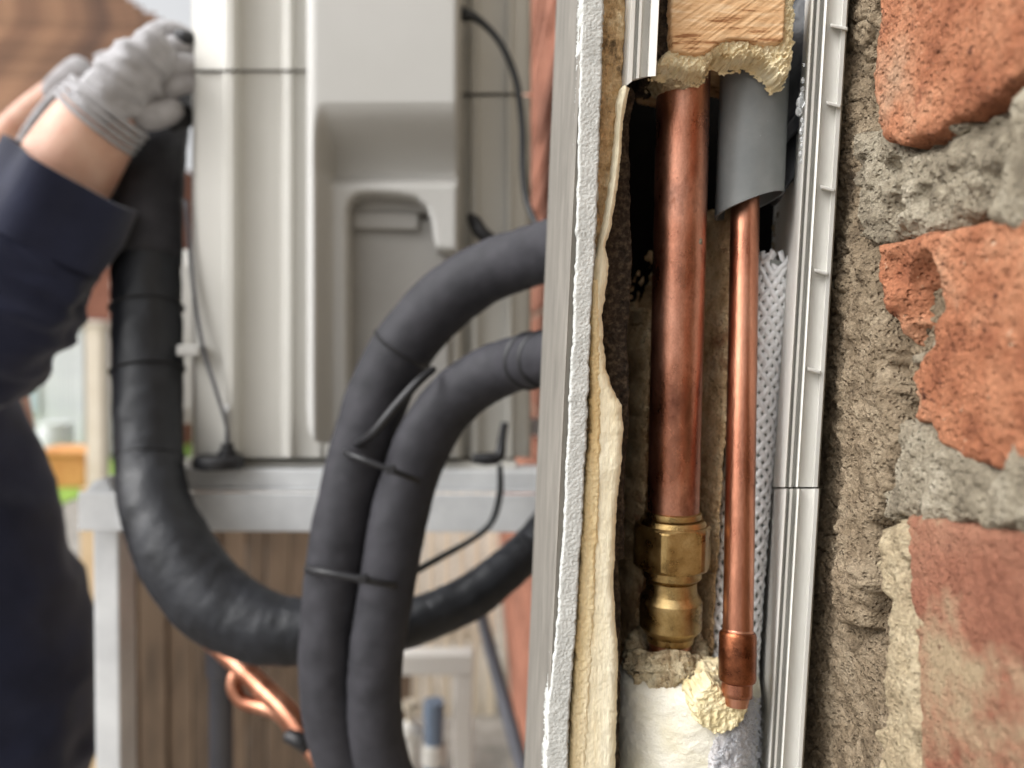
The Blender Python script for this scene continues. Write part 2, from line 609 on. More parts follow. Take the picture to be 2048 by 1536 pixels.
MT['foam'] = mat("foam_cream", [(0.28, srgb(232, 208, 160)), (0.42, srgb(240, 228, 196)), (0.62, srgb(246, 238, 212)), (0.8, srgb(247, 241, 220))], scale=110, detail=8, rough=0.95,
                 bump=0.6, bscale=900, bdist=0.0007, spec=0.1, stretch=(1, 1, 0.14), grain=0.13, gscale=1500, spots=[(40, 0.66, srgb(228, 196, 136), 0.12)])
MT['foam_amber'] = mat("foam_amber", [(0.3, srgb(236, 204, 146)), (0.46, srgb(246, 226, 180)), (0.7, srgb(248, 236, 206))], scale=60, detail=7, rough=0.95,
                       bump=0.7, bscale=900, bdist=0.001, spec=0.1, stretch=(1, 1, 0.14), grain=0.1)
MT['foam_white'] = mat("foam_white", [(0.28, srgb(228, 220, 192)), (0.5, srgb(240, 236, 220)), (0.72, srgb(243, 241, 232))], scale=45, detail=7, rough=0.95,
                       bump=0.7, bscale=1200, bdist=0.0009, spec=0.15, grain=0.07, gscale=1600)
MT['foam_yellow'] = mat("foam_yellow", [(0.3, srgb(196, 166, 118)), (0.42, srgb(230, 212, 170)), (0.6, srgb(238, 226, 192)), (0.75, srgb(244, 236, 212))], scale=120, detail=8, rough=1.0,
                        bump=0.6, bscale=1600, bdist=0.0008, spec=0.05, grain=0.12, gscale=1500)
MT['foam_flake'] = mat("foam_flake_yellow", [(0.3, srgb(214, 196, 148)), (0.5, srgb(236, 222, 180)), (0.75, srgb(242, 232, 200))], scale=150, detail=8, rough=1.0,
                       bump=0.7, bscale=1600, bdist=0.0008, spec=0.05, grain=0.14, gscale=1500)
MT['foam_dirty'] = mat("foam_dirty", [(0.30, srgb(104, 86, 64)), (0.43, srgb(176, 156, 124)), (0.6, srgb(214, 200, 168)), (0.8, srgb(230, 220, 194))], scale=120, detail=9, rough=0.97,
                       bump=0.9, bscale=900, bdist=0.0016, spec=0.1, nrough=0.72, pits=0.6, pitscale=700, grain=0.2)
MT['foam_frost'] = mat("foam_frosted", [(0.3, srgb(176, 172, 174)), (0.55, srgb(208, 205, 206)), (0.75, srgb(232, 230, 230))], scale=180, detail=8, rough=0.9,
                       bump=1.0, bscale=900, bdist=0.0016, spec=0.3)
MT['frost'] = mat("frost_needles", [(0.3, srgb(205, 206, 212)), (0.7, srgb(235, 236, 240))], scale=400, rough=0.4, spec=0.5, trans=0.2)
MT['felt'] = mat("felt_black", [(0.3, srgb(26, 23, 21)), (0.5, srgb(64, 55, 47)), (0.72, srgb(112, 98, 82))], scale=420, detail=8, rough=0.98, bump=1.0, bscale=1200,
                 bdist=0.0012, spec=0.1, nrough=0.7)
MT['rubber'] = mat("rubber_black", [(0.3, srgb(30, 31, 34)), (0.7, srgb(52, 54, 58))], scale=70, rough=0.45, bump=0.2, bscale=300, bdist=0.0006, spec=0.4)
MT['dark'] = mat("duct_inner_black", [(0.3, srgb(13, 12, 12)), (0.7, srgb(24, 22, 20))], scale=90, rough=0.95, spec=0.05)
MT['sleeve'] = mat("sleeve_grey", [(0.3, srgb(104, 108, 108)), (0.7, srgb(124, 127, 126))], scale=60, rough=0.45, bump=0.15, bscale=900, bdist=0.0003,
                   spots=[(700, 0.72, srgb(168, 170, 170), 0.03)])
MT['wood'] = mat("wood_pale", [(0.36, srgb(150, 106, 70)), (0.44, srgb(206, 164, 120)), (0.58, srgb(220, 184, 142)), (0.7, srgb(230, 202, 166))], scale=230, detail=8, rough=0.85, bump=0.22,
                 bscale=700, bdist=0.0008, spec=0.2, stretch=(1, 1, 1))
MT['strand'] = mat("braid_plastic", [(0.3, srgb(222, 223, 224)), (0.7, srgb(242, 242, 242))], scale=300, rough=0.2, spec=0.9)
MT['braid_core'] = mat("braid_core_grey", [(0.3, srgb(112, 116, 112)), (0.7, srgb(140, 143, 137))], scale=100, rough=0.5)
MT['sealant'] = mat("sealant_clear", [(0.5, srgb(220, 222, 222)), (0.6, srgb(240, 240, 240))], scale=100, rough=0.15, trans=0.7, spec=0.6)
MT['unit'] = mat("unit_paint", [(0.3, srgb(196, 194, 187)), (0.7, srgb(205, 203, 197))], scale=5, spots=[(3.5, 0.62, srgb(182, 178, 168), 0.2)], rough=0.45, spec=0.4)
MT['unit_cover'] = mat("unit_cover_paint", [(0.3, srgb(182, 181, 177)), (0.7, srgb(190, 189, 186))], scale=5, spots=[(4, 0.6, srgb(178, 174, 165), 0.2)], rough=0.42, spec=0.4)
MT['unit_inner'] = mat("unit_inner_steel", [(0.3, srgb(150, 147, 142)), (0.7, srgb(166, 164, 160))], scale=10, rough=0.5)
MT['galv'] = mat("galvanised_steel", [(0.3, srgb(196, 198, 200)), (0.7, srgb(218, 220, 221))], scale=25, rough=0.45, metal=0.1)
MT['hose'] = mat("hose_foam_rubber", [(0.3, srgb(40, 40, 44)), (0.7, srgb(57, 56, 61))], scale=60, rough=0.68, bump=0.25, bscale=900, bdist=0.0004, spec=0.3)
MT['tape'] = mat("tape_black_shiny", [(0.3, srgb(18, 20, 24)), (0.7, srgb(34, 36, 42))], scale=40, rough=0.46, spec=0.4, bump=0.35, bscale=90, bdist=0.003, rvar=0.1)
MT['tie'] = mat("tie_black", [(0.3, srgb(22, 22, 24)), (0.7, srgb(34, 34, 38))], scale=60, rough=0.5)
MT['cable'] = mat("cable_black", [(0.3, srgb(32, 34, 35)), (0.7, srgb(50, 52, 54))], scale=60, rough=0.5)
MT['steel'] = mat("steel_bright", [(0.3, srgb(170, 170, 170)), (0.7, srgb(205, 205, 205))], scale=60, rough=0.3, metal=0.9)
MT['skin'] = mat("skin", [(0.3, srgb(190, 138, 114)), (0.5, srgb(208, 164, 142)), (0.7, srgb(220, 182, 160))], scale=24, rough=0.55, bump=0.2, bscale=300, bdist=0.0008, subsurf=0.12)
MT['jacket'] = mat("navy_cloth", [(0.3, srgb(28, 31, 48)), (0.7, srgb(44, 48, 70))], scale=14, rough=0.9, bump=0.3, bscale=900, bdist=0.0006, sheen=0.2, spec=0.2)
MT['trousers'] = mat("dark_navy_cloth", [(0.3, srgb(20, 23, 36)), (0.7, srgb(32, 36, 54))], scale=12, rough=0.9, sheen=0.15, spec=0.2)
MT['glove'] = mat("grey_knit", [(0.3, srgb(160, 158, 160)), (0.7, srgb(188, 187, 190))], scale=60, rough=0.95, bump=0.7, bscale=700, bdist=0.0012, spots=[(26, 0.6, srgb(142, 138, 138), 0.15)], sheen=0.2, spec=0.2)
MT['glove_dark'] = mat("glove_rubber_black", [(0.3, srgb(32, 32, 34)), (0.7, srgb(48, 48, 52))], scale=40, rough=0.6)
MT['hair'] = mat("hair_brown", [(0.3, srgb(48, 34, 24)), (0.7, srgb(76, 56, 40))], scale=90, rough=0.6)
MT['rooftile'] = mat("roof_tile", [(0.3, srgb(88, 66, 54)), (0.5, srgb(128, 96, 74)), (0.7, srgb(156, 120, 92))], scale=2.2, detail=5, rough=0.85, random_tint=0.16)
MT['whitepvc'] = mat("white_boarding", [(0.3, srgb(206, 208, 214)), (0.7, srgb(226, 227, 230))], scale=3, rough=0.5, random_tint=0.06)
MT['cream'] = mat("cream_paint", [(0.3, srgb(206, 194, 172)), (0.7, srgb(226, 216, 198))], scale=4, rough=0.7, random_tint=0.08)
MT['fence'] = mat("fence_board", [(0.3, srgb(62, 50, 38)), (0.5, srgb(88, 72, 56)), (0.7, srgb(110, 92, 74))], scale=5, detail=6, rough=0.9, stretch=(3, 3, 0.6), random_tint=0.22)
MT['fence_tan'] = mat("fence_tan", [(0.3, srgb(178, 152, 116)), (0.7, srgb(206, 184, 150))], scale=4, rough=0.9, random_tint=0.08)
MT['terracotta'] = mat("terracotta", [(0.3, srgb(196, 128, 72)), (0.7, srgb(224, 164, 104))], scale=5, rough=0.8)
MT['paving'] = mat("ground_gravel", [(0.3, srgb(112, 108, 102)), (0.5, srgb(140, 135, 128)), (0.7, srgb(166, 160, 152))], scale=9, detail=8, rough=0.95, bump=0.6, bscale=40, bdist=0.01)
MT['lawn'] = mat("lawn_green", [(0.3, srgb(96, 128, 44)), (0.7, srgb(142, 172, 70))], scale=6, detail=8, rough=0.95)
MT['whitepaint'] = mat("white_painted_metal", [(0.3, srgb(232, 229, 221)), (0.7, srgb(240, 238, 232))], scale=8, rough=0.5)
MT['bluepipe'] = mat("blue_grey_plastic", [(0.3, srgb(112, 128, 150)), (0.7, srgb(136, 152, 174))], scale=8, rough=0.45)
MT['greystrut'] = mat("grey_strut_paint", [(0.3, srgb(112, 114, 124)), (0.7, srgb(136, 138, 148))], scale=8, rough=0.5)
MT['darkpipe'] = mat("dark_grey_plastic", [(0.3, srgb(62, 62, 68)), (0.7, srgb(82, 82, 88))], scale=8, rough=0.5)
MT['glass'] = mat("window_glass", [(0.3, srgb(170, 186, 196)), (0.7, srgb(196, 210, 218))], scale=2, rough=0.1, spec=0.8)

# wood: diagonal grain on top of the noise
def wood_grain():
    m = MT['wood']; nt = m.node_tree; N, L = nt.nodes, nt.links
    mp = [n for n in N if n.bl_idname == "ShaderNodeMapping"][0]
    mp.inputs["Rotation"].default_value = (0, math.radians(38), 0)
    mp.inputs["Scale"].default_value = (0.35, 1, 2.6)
    mp.vector_type = 'TEXTURE' if False else 'POINT'
wood_grain()

# ================================================================== THE SETTING
def sheet(name, x0, x1, y0, y1, z, m):
    o = mesh(name, [(x0, y0, z), (x1, y0, z), (x1, y1, z), (x0, y1, z)], [(0, 1, 2, 3)], m, smooth=False, fix=False)
    o["kind"] = "structure"
    return o

sheet('ground', -150, 150, -150, 250, 0.0, MT['paving'])
sheet('lawn', -14, -3.95, 6.6, 14, 0.012, MT['lawn'])

# ---------------------------------------------------------------- the brick wall
wall = thing('brick_wall', (0.1, 1.0, 0.0), 'weathered red brick house wall with thick crumbling mortar joints', 'wall')
box('wall_core', (0.022, -3.0, 0.0), (0.24, 0.5, 3.2), MT['mortar_far'], wall, bevel=0)
box('wall_core', (0.010, 0.5, 0.0), (0.24, 5.2, 3.2), MT['mortar_far'], wall, bevel=0)
# far bricks, in the gap between trunking and unit and lower down beyond the hoses
bw, bh, bd = 0.215, 0.063, 0.045
V, F = boxVF((0, -bw / 2, -bh / 2), (bd, bw / 2, bh / 2))
fb = new_mesh('brick', V, F); fb.materials.append(MT['brick_far'])
n = 0
for row in range(4, 36):
    z = 0.045 + row * 0.075
    for c in range(14):
        y = 0.95 + c * 0.227 + (0.113 if row % 2 else 0)
        p_far = (z - 1.5) / max(y, 0.1)
        if abs((z - 1.45) / y) > 0.62 or y > 4.0:
            continue
        if y > 2.2 and z > 1.25:
            continue
        o = bpy.data.objects.new('brick', fb)
        COL.objects.link(o)
        o.parent = wall
        o.location = tuple(np.array([0.0 + random.uniform(-.002, .002), y, z]) - wpos(wall))
        m = o.modifiers.new("bevel", 'BEVEL'); m.width = 0.005; m.segments = 2
        n += 1

# near masonry: a rough mortar bed, then bricks, joints and smears standing proud of it
def mortar_bed():
    res = 0.0006
    ys = np.arange(0.085, 0.345, res); zs = np.arange(1.5 - 0.20, 1.5 + 0.17, res)
    gy, gz = np.meshgrid(ys, zs)
    P = np.stack([np.zeros(gy.size), gy.ravel(), gz.ravel()], 1)
    h = 0.0040 * fbm(P, 38, 3, 3) + 0.0016 * fbm(P, 170, 4, 9, 0.6) + 0.0014 * fbm(P, 650, 3, 14, 0.6)
    cr = fbm(P, 60, 3, 51)
    h = h - 0.0022 * np.exp(-(cr / 0.025) ** 2)
    V = P.copy(); V[:, 0] = 0.0075 - h
    ny, nx = gy.shape
    idx = np.arange(nx * ny).reshape(ny, nx)
    q = np.stack([idx[:-1, :-1].ravel(), idx[1:, :-1].ravel(), idx[1:, 1:].ravel(), idx[:-1, 1:].ravel()], 1)
    return mesh('mortar_bed', V, q, MT['mortar_brown'], wall)
mortar_bed()

def hb(scale, amp, seed):
    return lambda a, b: amp * fbm(np.stack([a, b, np.full_like(a, seed)], 1), scale, 3, seed)

RW = dict(wall=True, res=0.0006, steep=6.0, ragscale=160)
relief('brick', [(1752, 250), (1742, 160), (1752, 60), (1764, -120), (2420, -300), (2420, -30), (2048, 140), (1985, 193), (1905, 238), (1850, 275), (1800, 288), (1765, 280)],
       0, MT['brick'], wall, X0=-0.0035, thick=0.02, r=0.003, rag=0.0013, rough=0.0010, rscale=420, oct=5, seed=11, hfun=hb(40, 0.0009, 4), **RW)
relief('brick', [(1752, 492), (1830, 470), (1900, 455), (1965, 440), (2048, 425), (2420, 330), (2420, 1040), (2048, 948), (1985, 940), (1905, 908), (1872, 885),
                 (1850, 850), (1800, 835), (1785, 760), (1772, 650), (1752, 560)],
       0, MT['brick'], wall, X0=-0.003, thick=0.02, r=0.003, rag=0.0014, rough=0.0010, rscale=420, oct=5, seed=12, hfun=hb(40, 0.0009, 5),
       dents=[(1838, 590, 0.012, 0.010), (1812, 665, 0.014, 0.009), (1856, 572, 0.005, 0.007), (1795, 720, 0.010, 0.008), (1800, 800, 0.009, 0.006), (1790, 545, 0.008, 0.004)], **RW)
relief('brick', [(1806, 1030), (1900, 1040), (2048, 1064), (2420, 1140), (2420, 2000), (1830, 1700), (1838, 1500), (1830, 1300), (1815, 1150)],
       0, MT['brick_smeared'], wall, X0=-0.003, thick=0.02, r=0.003, rag=0.0018, rough=0.0009, rscale=420, oct=5, seed=13, hfun=hb(40, 0.0008, 6), **RW)
# grey joints and lumps
relief('mortar_joint', [(1700, 260), (1780, 262), (1800, 300), (1860, 285), (1920, 250), (2000, 205), (2060, 150), (2420, -10), (2420, 320), (2060, 425), (1960, 445), (1880, 465), (1760, 490), (1705, 470)],
       0, MT['mortar_grey'], wall, X0=0.0010, thick=0.012, r=0.006, rag=0.004, rough=0.0034, rscale=240, oct=6, seed=21, hfun=hb(60, 0.003, 8),
       dents=[(1782, 345, 0.006, 0.006), (1790, 420, 0.006, 0.004), (1850, 400, 0.005, 0.004)], **RW)
relief('mortar_lump', [(2010, 190), (2060, 145), (2420, -20), (2420, 325), (2060, 440), (1995, 462), (1960, 440), (1985, 380), (2000, 290)],
       0, MT['mortar_grey'], wall, X0=-0.0045, thick=0.014, r=0.006, rag=0.003, rough=0.0022, rscale=200, oct=5, seed=22, **RW)
relief('mortar_lump', [(1868, 232), (1900, 225), (1925, 250), (1905, 275), (1880, 268)], 0, MT['mortar_grey'], wall, X0=-0.001, thick=0.01, r=0.004, rag=0.002, rough=0.0015, rscale=300, seed=23, **RW)
relief('mortar_joint', [(1795, 840), (1850, 842), (1890, 885), (1990, 930), (2060, 942), (2420, 1035), (2420, 1145), (2060, 1070), (1900, 1050), (1800, 1035), (1765, 1035), (1775, 960)],
       0, MT['mortar_grey'], wall, X0=-0.0022, thick=0.012, r=0.004, rag=0.004, rough=0.0018, rscale=320, oct=6, seed=24, **RW)
relief('mortar_lump', [(1985, 945), (2008, 905), (2018, 880), (2035, 915), (2060, 925), (2420, 1000), (2420, 1120), (2060, 1058), (1975, 1045), (1970, 985)],
       0, MT['mortar_grey'], wall, X0=-0.0045, thick=0.012, r=0.003, rag=0.0025, rough=0.0013, rscale=300, oct=5, seed=25, **RW)
relief('mortar_lump', [(1765, 985), (1800, 950), (1850, 945), (1880, 985), (1890, 1010), (1830, 1020), (1790, 1035), (1765, 1035)],
       0, MT['mortar_grey'], wall, X0=-0.0015, thick=0.012, r=0.004, rag=0.0025, rough=0.0018, rscale=300, oct=5, seed=26, **RW)
relief('mortar_lump', [(1812, 710), (1835, 700), (1838, 730), (1815, 738)], 0, MT['mortar_grey'], wall, X0=-0.004, thick=0.006, r=0.003, rag=0.0015, rough=0.001, rscale=400, seed=27, **RW)
# tan smear up the left edge of the lowest brick, brown mass behind the rail
relief('mortar_smear', [(1785, 1030), (1812, 1045), (1815, 1090), (1800, 1140), (1825, 1200), (1842, 1290), (1846, 1380), (1835, 1480), (1840, 1700), (1760, 1700), (1745, 1500), (1760, 1350), (1765, 1200), (1745, 1130), (1750, 1080)],
       0, MT['mortar_tan'], wall, X0=-0.0042, thick=0.012, r=0.005, rag=0.005, rough=0.0022, rscale=220, oct=6, seed=31, hfun=hb(70, 0.002, 9), **RW)
relief('mortar_mass', [(1690, 480), (1745, 492), (1748, 560), (1768, 660), (1782, 780), (1795, 900), (1762, 1010), (1735, 1060), (1745, 1150), (1720, 1250), (1660, 1250), (1668, 900), (1680, 650)],
       0, MT['mortar_brown'], wall, X0=-0.0005, thick=0.014, r=0.006, rag=0.004, rough=0.0026, rscale=260, oct=6, seed=32, hfun=hb(40, 0.0030, 10), **RW)

# ================================================================== THE TRUNKING ON THE WALL
tr_base = Q(1380, 1536, 0.30)
trunk = thing('cable_trunking', (tr_base[0], 0.30, tr_base[2] - 0.06), 'pale grey plastic pipe trunking on the brick wall, its side cut open', 'trunking')
# outer shell: rounded face turned to the left, seen edge-on
prism('outer_shell', [(1206, 1134, 0.280), (1205, 1133, 0.2755), (1166, 1093, 0.2712), (1163, 1090, 0.2722), (1157, 1085, 0.279), (1150, 1078, 0.288), (1145, 1074, 0.2925), (1139, 1069, 0.298), (1132, 1064, 0.309), (1124, 1058, 0.325),
                      (1118, 1053, 0.343), (1114, 1049, 0.362), (1113, 1048, 0.372), (1125, 1060, 0.378), (1145, 1080, 0.378), (1165, 1100, 0.352)],
      -140, 1700, MT['shell'], trunk)
wl_ = [(1165, -60), (1160, 200), (1155, 420), (1150, 600), (1140, 800), (1131, 1000), (1120, 1150), (1110, 1300), (1098, 1400), (1093, 1470), (1090, 1620)]
wr_ = [(1133, 1620), (1138, 1450), (1148, 1320), (1155, 1220), (1160, 1120), (1168, 1000), (1172, 900), (1178, 760), (1184, 620), (1190, 520), (1196, 380), (1200, 220), (1207, 60), (1209, -60)]
relief('shell_core', wl_ + wr_, 0.2695, MT['shell_white'], trunk, res=1.5, thick=0.006, r=0.0008, rag=5, ragscale=0.035, rough=0.0002, rscale=1500, oct=3, seed=41)
# back plate and hidden far side
prism('back_plate', [(1150, 1085, 0.366), (1640, 1548, 0.366), (1640, 1548, 0.372), (1150, 1085, 0.372)], -140, 1700, MT['dark'], trunk, smooth=False)
# base rail against the wall, in two lengths
def rail_profile(o=0.0):
    return [(1572, 1484, 0.350 - o), (1606, 1508, 0.312 - o), (1622, 1532, 0.284 - o), (1624, 1534, 0.277 - o), (1627, 1537, 0.2755 - o), (1630, 1540, 0.2785 - o), (1633, 1543, 0.2790 - o),
            (1635, 1545, 0.2755 - o), (1640, 1549, 0.2755 - o), (1642, 1551, 0.2790 - o), (1647, 1556, 0.2790 - o), (1650, 1559, 0.2745 - o), (1654, 1562, 0.2740 - o), (1657, 1565, 0.2762 - o),
            (1672, 1578, 0.2764 - o), (1684, 1590, 0.2762 - o), (1687, 1593, 0.2735 - o), (1695, 1600, 0.2735 - o), (1698, 1603, 0.277 - o), (1694, 1600, 0.300 - o), (1660, 1566, 0.350 - o)]
ru = prism('base_rail', rail_profile(), -140, 974, MT['rail'], trunk)
prism('base_rail', [(a + 3, b + 3, Y) for a, b, Y in rail_profile(0.0016)], 977.5, 1700, MT['rail'], trunk)
# the little tabs on its face
for (x, y, w) in [(1660, 55, 36), (1652, 210, 30), (1640, 378, 30), (1628, 545, 29), (1614, 742, 28)]:
    a = [(x, y - 9, 0.2772), (x + w, y - 2, 0.2772), (x + w, y + 8, 0.2772), (x + 2, y + 1, 0.2772), (x + 1, y - 7, 0.2718), (x + w - 1, y + 0, 0.2722), (x + w - 1, y + 6, 0.2722), (x + 2, y - 1, 0.2718)]
    V = [Q(*v) for v in a]
    mesh('tab', V, [(0, 1, 2, 3), (4, 5, 6, 7), (0, 1, 5, 4), (1, 2, 6, 5), (2, 3, 7, 6), (3, 0, 4, 7)], MT['rail'], ru, smooth=False, bevel=0.0003)
# remaining length of the snapped lid, top left
prism('lid_strip', [(1249, 1180, 0.288), (1251, 1182, 0.279), (1262, 1193, 0.273), (1264, 1195, 0.2705), (1271, 1202, 0.2705), (1273, 1204, 0.2735), (1278, 1209, 0.2735), (1280, 1211, 0.2700), (1285, 1216, 0.2700),
                    (1287, 1218, 0.2735), (1300, 1231, 0.2738), (1303, 1234, 0.2700), (1318, 1249, 0.2690), (1319, 1250, 0.2702), (1305, 1236, 0.2755), (1290, 1221, 0.2760), (1268, 1199, 0.2760), (1262, 1193, 0.290)],
      -140, [176, 174, 170, 168, 163, 161, 158, 157, 156, 155, 153, 153, 152, 152, 153, 156, 164, 172], MT['rail'], trunk)

# ---------------------------------------------------------------- linings
fib = relief('insulation_fibre', [(1196, -60), (1256, -60), (1252, 60), (1246, 150), (1240, 200), (1232, 300), (1222, 420), (1206, 520), (1200, 700), (1200, 1000), (1190, 1300), (1176, 1620), (1120, 1620), (1135, 1400), (1150, 1200), (1160, 1000),
                                  (1170, 800), (1180, 600), (1188, 400), (1192, 200)],
             0.2775, MT['fibre'], None, res=1.6, thick=0.02, r=0.0025, rag=5, ragscale=0.05, rough=0.0022, rscale=350, oct=5, seed=51)
tag(fib, 'brown matted fibre packing just behind the white broken shell edge', 'insulation')
fo = thing('foam_lining', tuple(Q(1190, 1600, 0.285)), 'cream foam lining strip torn open along the left side of the trunking', 'insulation')
relief('foam_face', [(1252, 160), (1262, 172), (1250, 240), (1247, 300), (1238, 370), (1226, 450), (1214, 492), (1222, 530), (1214, 580), (1207, 630), (1210, 690), (1216, 745), (1228, 778), (1246, 812), (1251, 860), (1246, 930), (1238, 1010),
                     (1234, 1090), (1231, 1180), (1236, 1260), (1240, 1340), (1236, 1440), (1231, 1620), (1150, 1620), (1155, 1450), (1160, 1330), (1166, 1220), (1174, 1100), (1180, 1000), (1186, 900), (1188, 820), (1184, 740), (1188, 650), (1184, 580),
                     (1190, 520), (1204, 460), (1218, 390), (1230, 290), (1236, 205), (1243, 172)],
       0.2735, MT['foam'], fo, res=1.5, thick=0.024, r=0.0035, rag=3, ragscale=0.06, rough=0.00016, rscale=900, oct=4, seed=52,
       hfun=lambda a, b: 0.0012 * fbm(np.stack([a * 0.25, b, 0 * a], 1), 0.012, 3, 7))
relief('foam_edge', [(1186, 560), (1196, 560), (1200, 700), (1202, 900), (1198, 1000), (1194, 1100), (1188, 1250), (1180, 1400), (1170, 1620), (1134, 1620), (1144, 1450), (1150, 1350), (1158, 1200), (1165, 1080), (1172, 960), (1180, 860), (1182, 700)],
       0.2728, MT['foam_amber'], fo, res=1.5, thick=0.02, r=0.0015, rag=6, ragscale=0.05, rough=0.0005, rscale=900, oct=4, seed=53)
fe = relief('felt_liner', [(1262, 165), (1274, 185), (1262, 240), (1262, 300), (1262, 420), (1266, 520), (1264, 600), (1256, 680), (1260, 760), (1258, 850), (1252, 950), (1250, 1060), (1252, 1120), (1240, 1124), (1242, 1200), (1240, 1620), (1222, 1620),
                           (1222, 1100), (1228, 900), (1216, 780), (1202, 660), (1206, 560), (1212, 480), (1230, 380), (1240, 260), (1248, 180)],
            0.2838, MT['felt'], None, res=1.6, thick=0.03, r=0.002, rag=4, ragscale=0.05, rough=0.0014, rscale=420, oct=5, seed=54,
            hfun=lambda a, b: 0.0022 * fbm(np.stack([a, b * 0.6, 0 * a], 1), 0.016, 3, 3))
tag(fe, 'black felt liner hanging crumpled beside the cream foam', 'liner')
rb = thing('rubber_membrane', tuple(Q(1590, 395, 0.31)), 'black rubber membrane tucked behind the top of the wall-side rail', 'membrane')
relief('membrane_sheet', [(1540, -60), (1622, -60), (1616, 120), (1612, 260), (1606, 325), (1585, 358), (1555, 405), (1540, 380)], lambda a, b: 0.304 + 0.00016 * (1610 - a) * 0.5, MT['rubber'], rb, res=2.0, thick=0.004, r=0.001, rag=2, rough=0.0004, rscale=200, seed=61,
       hfun=lambda a, b: 0.0022 * np.sin((a * 0.6 + b * 0.55) * 0.045))
relief('membrane_fold', [(1556, 270), (1600, 215), (1608, 240), (1590, 268), (1560, 305)], 0.300, MT['rubber'], rb, res=1.6, thick=0.003, r=0.0012, rag=2, rough=0.0003, rscale=300, seed=62)
V, F = [], []
sl = thing('sealant_bead', tuple(Q(1605, 340, 0.284)), 'clear sealant drips along the inner edge of the wall-side rail', 'sealant')
for i, (x, y, r) in enumerate([(1601, 205, 9), (1598, 222, 7), (1606, 160, 4), (1605, 178, 4), (1604, 240, 4), (1606, 250, 4), (1603, 262, 5), (1604, 278, 4), (1604, 292, 4), (1602, 308, 5), (1602, 322, 4), (1608, 130, 3), (1603, 190, 5)]):
    c = Q(x, y, 0.283)
    R = r * 0.283 / FPX
    lathe('drip', c + np.array([0, 0, -R * 1.5]), c + np.array([0, 0, R * 1.5]), [(0.0, R * .15), (0.15, R * .7), (0.45, R), (0.75, R * .8), (0.95, R * .35), (1.0, R * .1)], MT['sealant'], sl, seg=12,
          disp=lambda P: 0.0003 * fbm(P, 900, 2, 5))

# ---------------------------------------------------------------- timber block and broken foam above the pipes
tb = relief('timber_block', [(1345, -90), (1574, -90), (1573, 0), (1568, 78), (1556, 86), (1530, 88), (1505, 82), (1480, 77), (1455, 78), (1434, 88), (1418, 102), (1400, 108), (1372, 106), (1346, 100), (1342, 60)],
            0.2765, MT['wood'], None, res=1.6, thick=0.05, r=0.001, rag=1.5, rough=0.00012, rscale=500, oct=4, seed=71,
            hfun=lambda a, b: 0.00022 * fbm(np.stack([(a + b * 1.4) * 0.35, (b - a * 0.6) * 0.03, 0 * a], 1), 0.5, 3, 5))
tag(tb, 'pale sawn timber block packed into the top of the trunking', 'timber')
bf = relief('broken_foam', [(1316, 124), (1328, 108), (1345, 92), (1400, 84), (1440, 72), (1500, 68), (1562, 74), (1568, -90), (1592, -90), (1592, 0), (1590, 70), (1588, 112), (1580, 148), (1566, 160), (1552, 138), (1530, 120), (1505, 110), (1482, 112), (1462, 116),
                            (1446, 106), (1430, 106), (1420, 124), (1410, 140), (1380, 142), (1350, 134), (1324, 134)],
            0.2785, MT['foam_yellow'], None, res=1.2, thick=0.010, r=0.0025, rag=8, ragscale=0.12, rough=0.0016, rscale=800, oct=4, seed=72, steep=6.0)
tag(bf, 'broken yellow foam fringe under the pale timber block', 'insulation')
bf2 = relief('foam_collar', [(1318, 120), (1420, 120), (1418, 160), (1400, 172), (1360, 176), (1330, 168), (1316, 150)], 0.2875, MT['foam_dirty'], None, res=1.6, thick=0.014, r=0.004, rag=5, ragscale=0.07, rough=0.002, rscale=300, seed=73)
tag(bf2, 'dirty foam collar round the top of the thick copper pipe', 'insulation')
dk = relief('bark_packing', [(1308, -90), (1350, -90), (1350, 60), (1346, 112), (1326, 128), (1308, 132)], 0.2815, MT['felt'], None, res=1.6, thick=0.03, r=0.003, rag=4, ragscale=0.06, rough=0.003, rscale=260, oct=5, seed=74)
tag(dk, 'dark brown matted packing left of the timber block', 'packing')

# ---------------------------------------------------------------- mortar seen at the back of the trunking
bm = relief('mortar_heap', [(1405, 430), (1455, 425), (1500, 440), (1520, 600), (1510, 900), (1500, 1200), (1500, 1420), (1250, 1420), (1255, 1180), (1262, 960), (1268, 800), (1266, 680), (1285, 622), (1312, 628), (1330, 560), (1390, 470)],
            0.326, MT['mortar_pale'], None, res=1.8, thick=0.03, r=0.008, rag=14, ragscale=0.02, rough=0.0038, rscale=300, oct=6, seed=81,
            hfun=lambda a, b: 0.004 * fbm(np.stack([a, b, 0 * a], 1), 0.012, 3, 8) + 0.022 * np.exp(-((a - 1436 + (b - 500) * 0.06) / 15) ** 2) + 0.016 * np.exp(-((a - 1276 + (b - 900) * 0.03) / 16) ** 2))
tag(bm, 'lumpy tan mortar filling the back of the trunking behind the pipes', 'mortar')

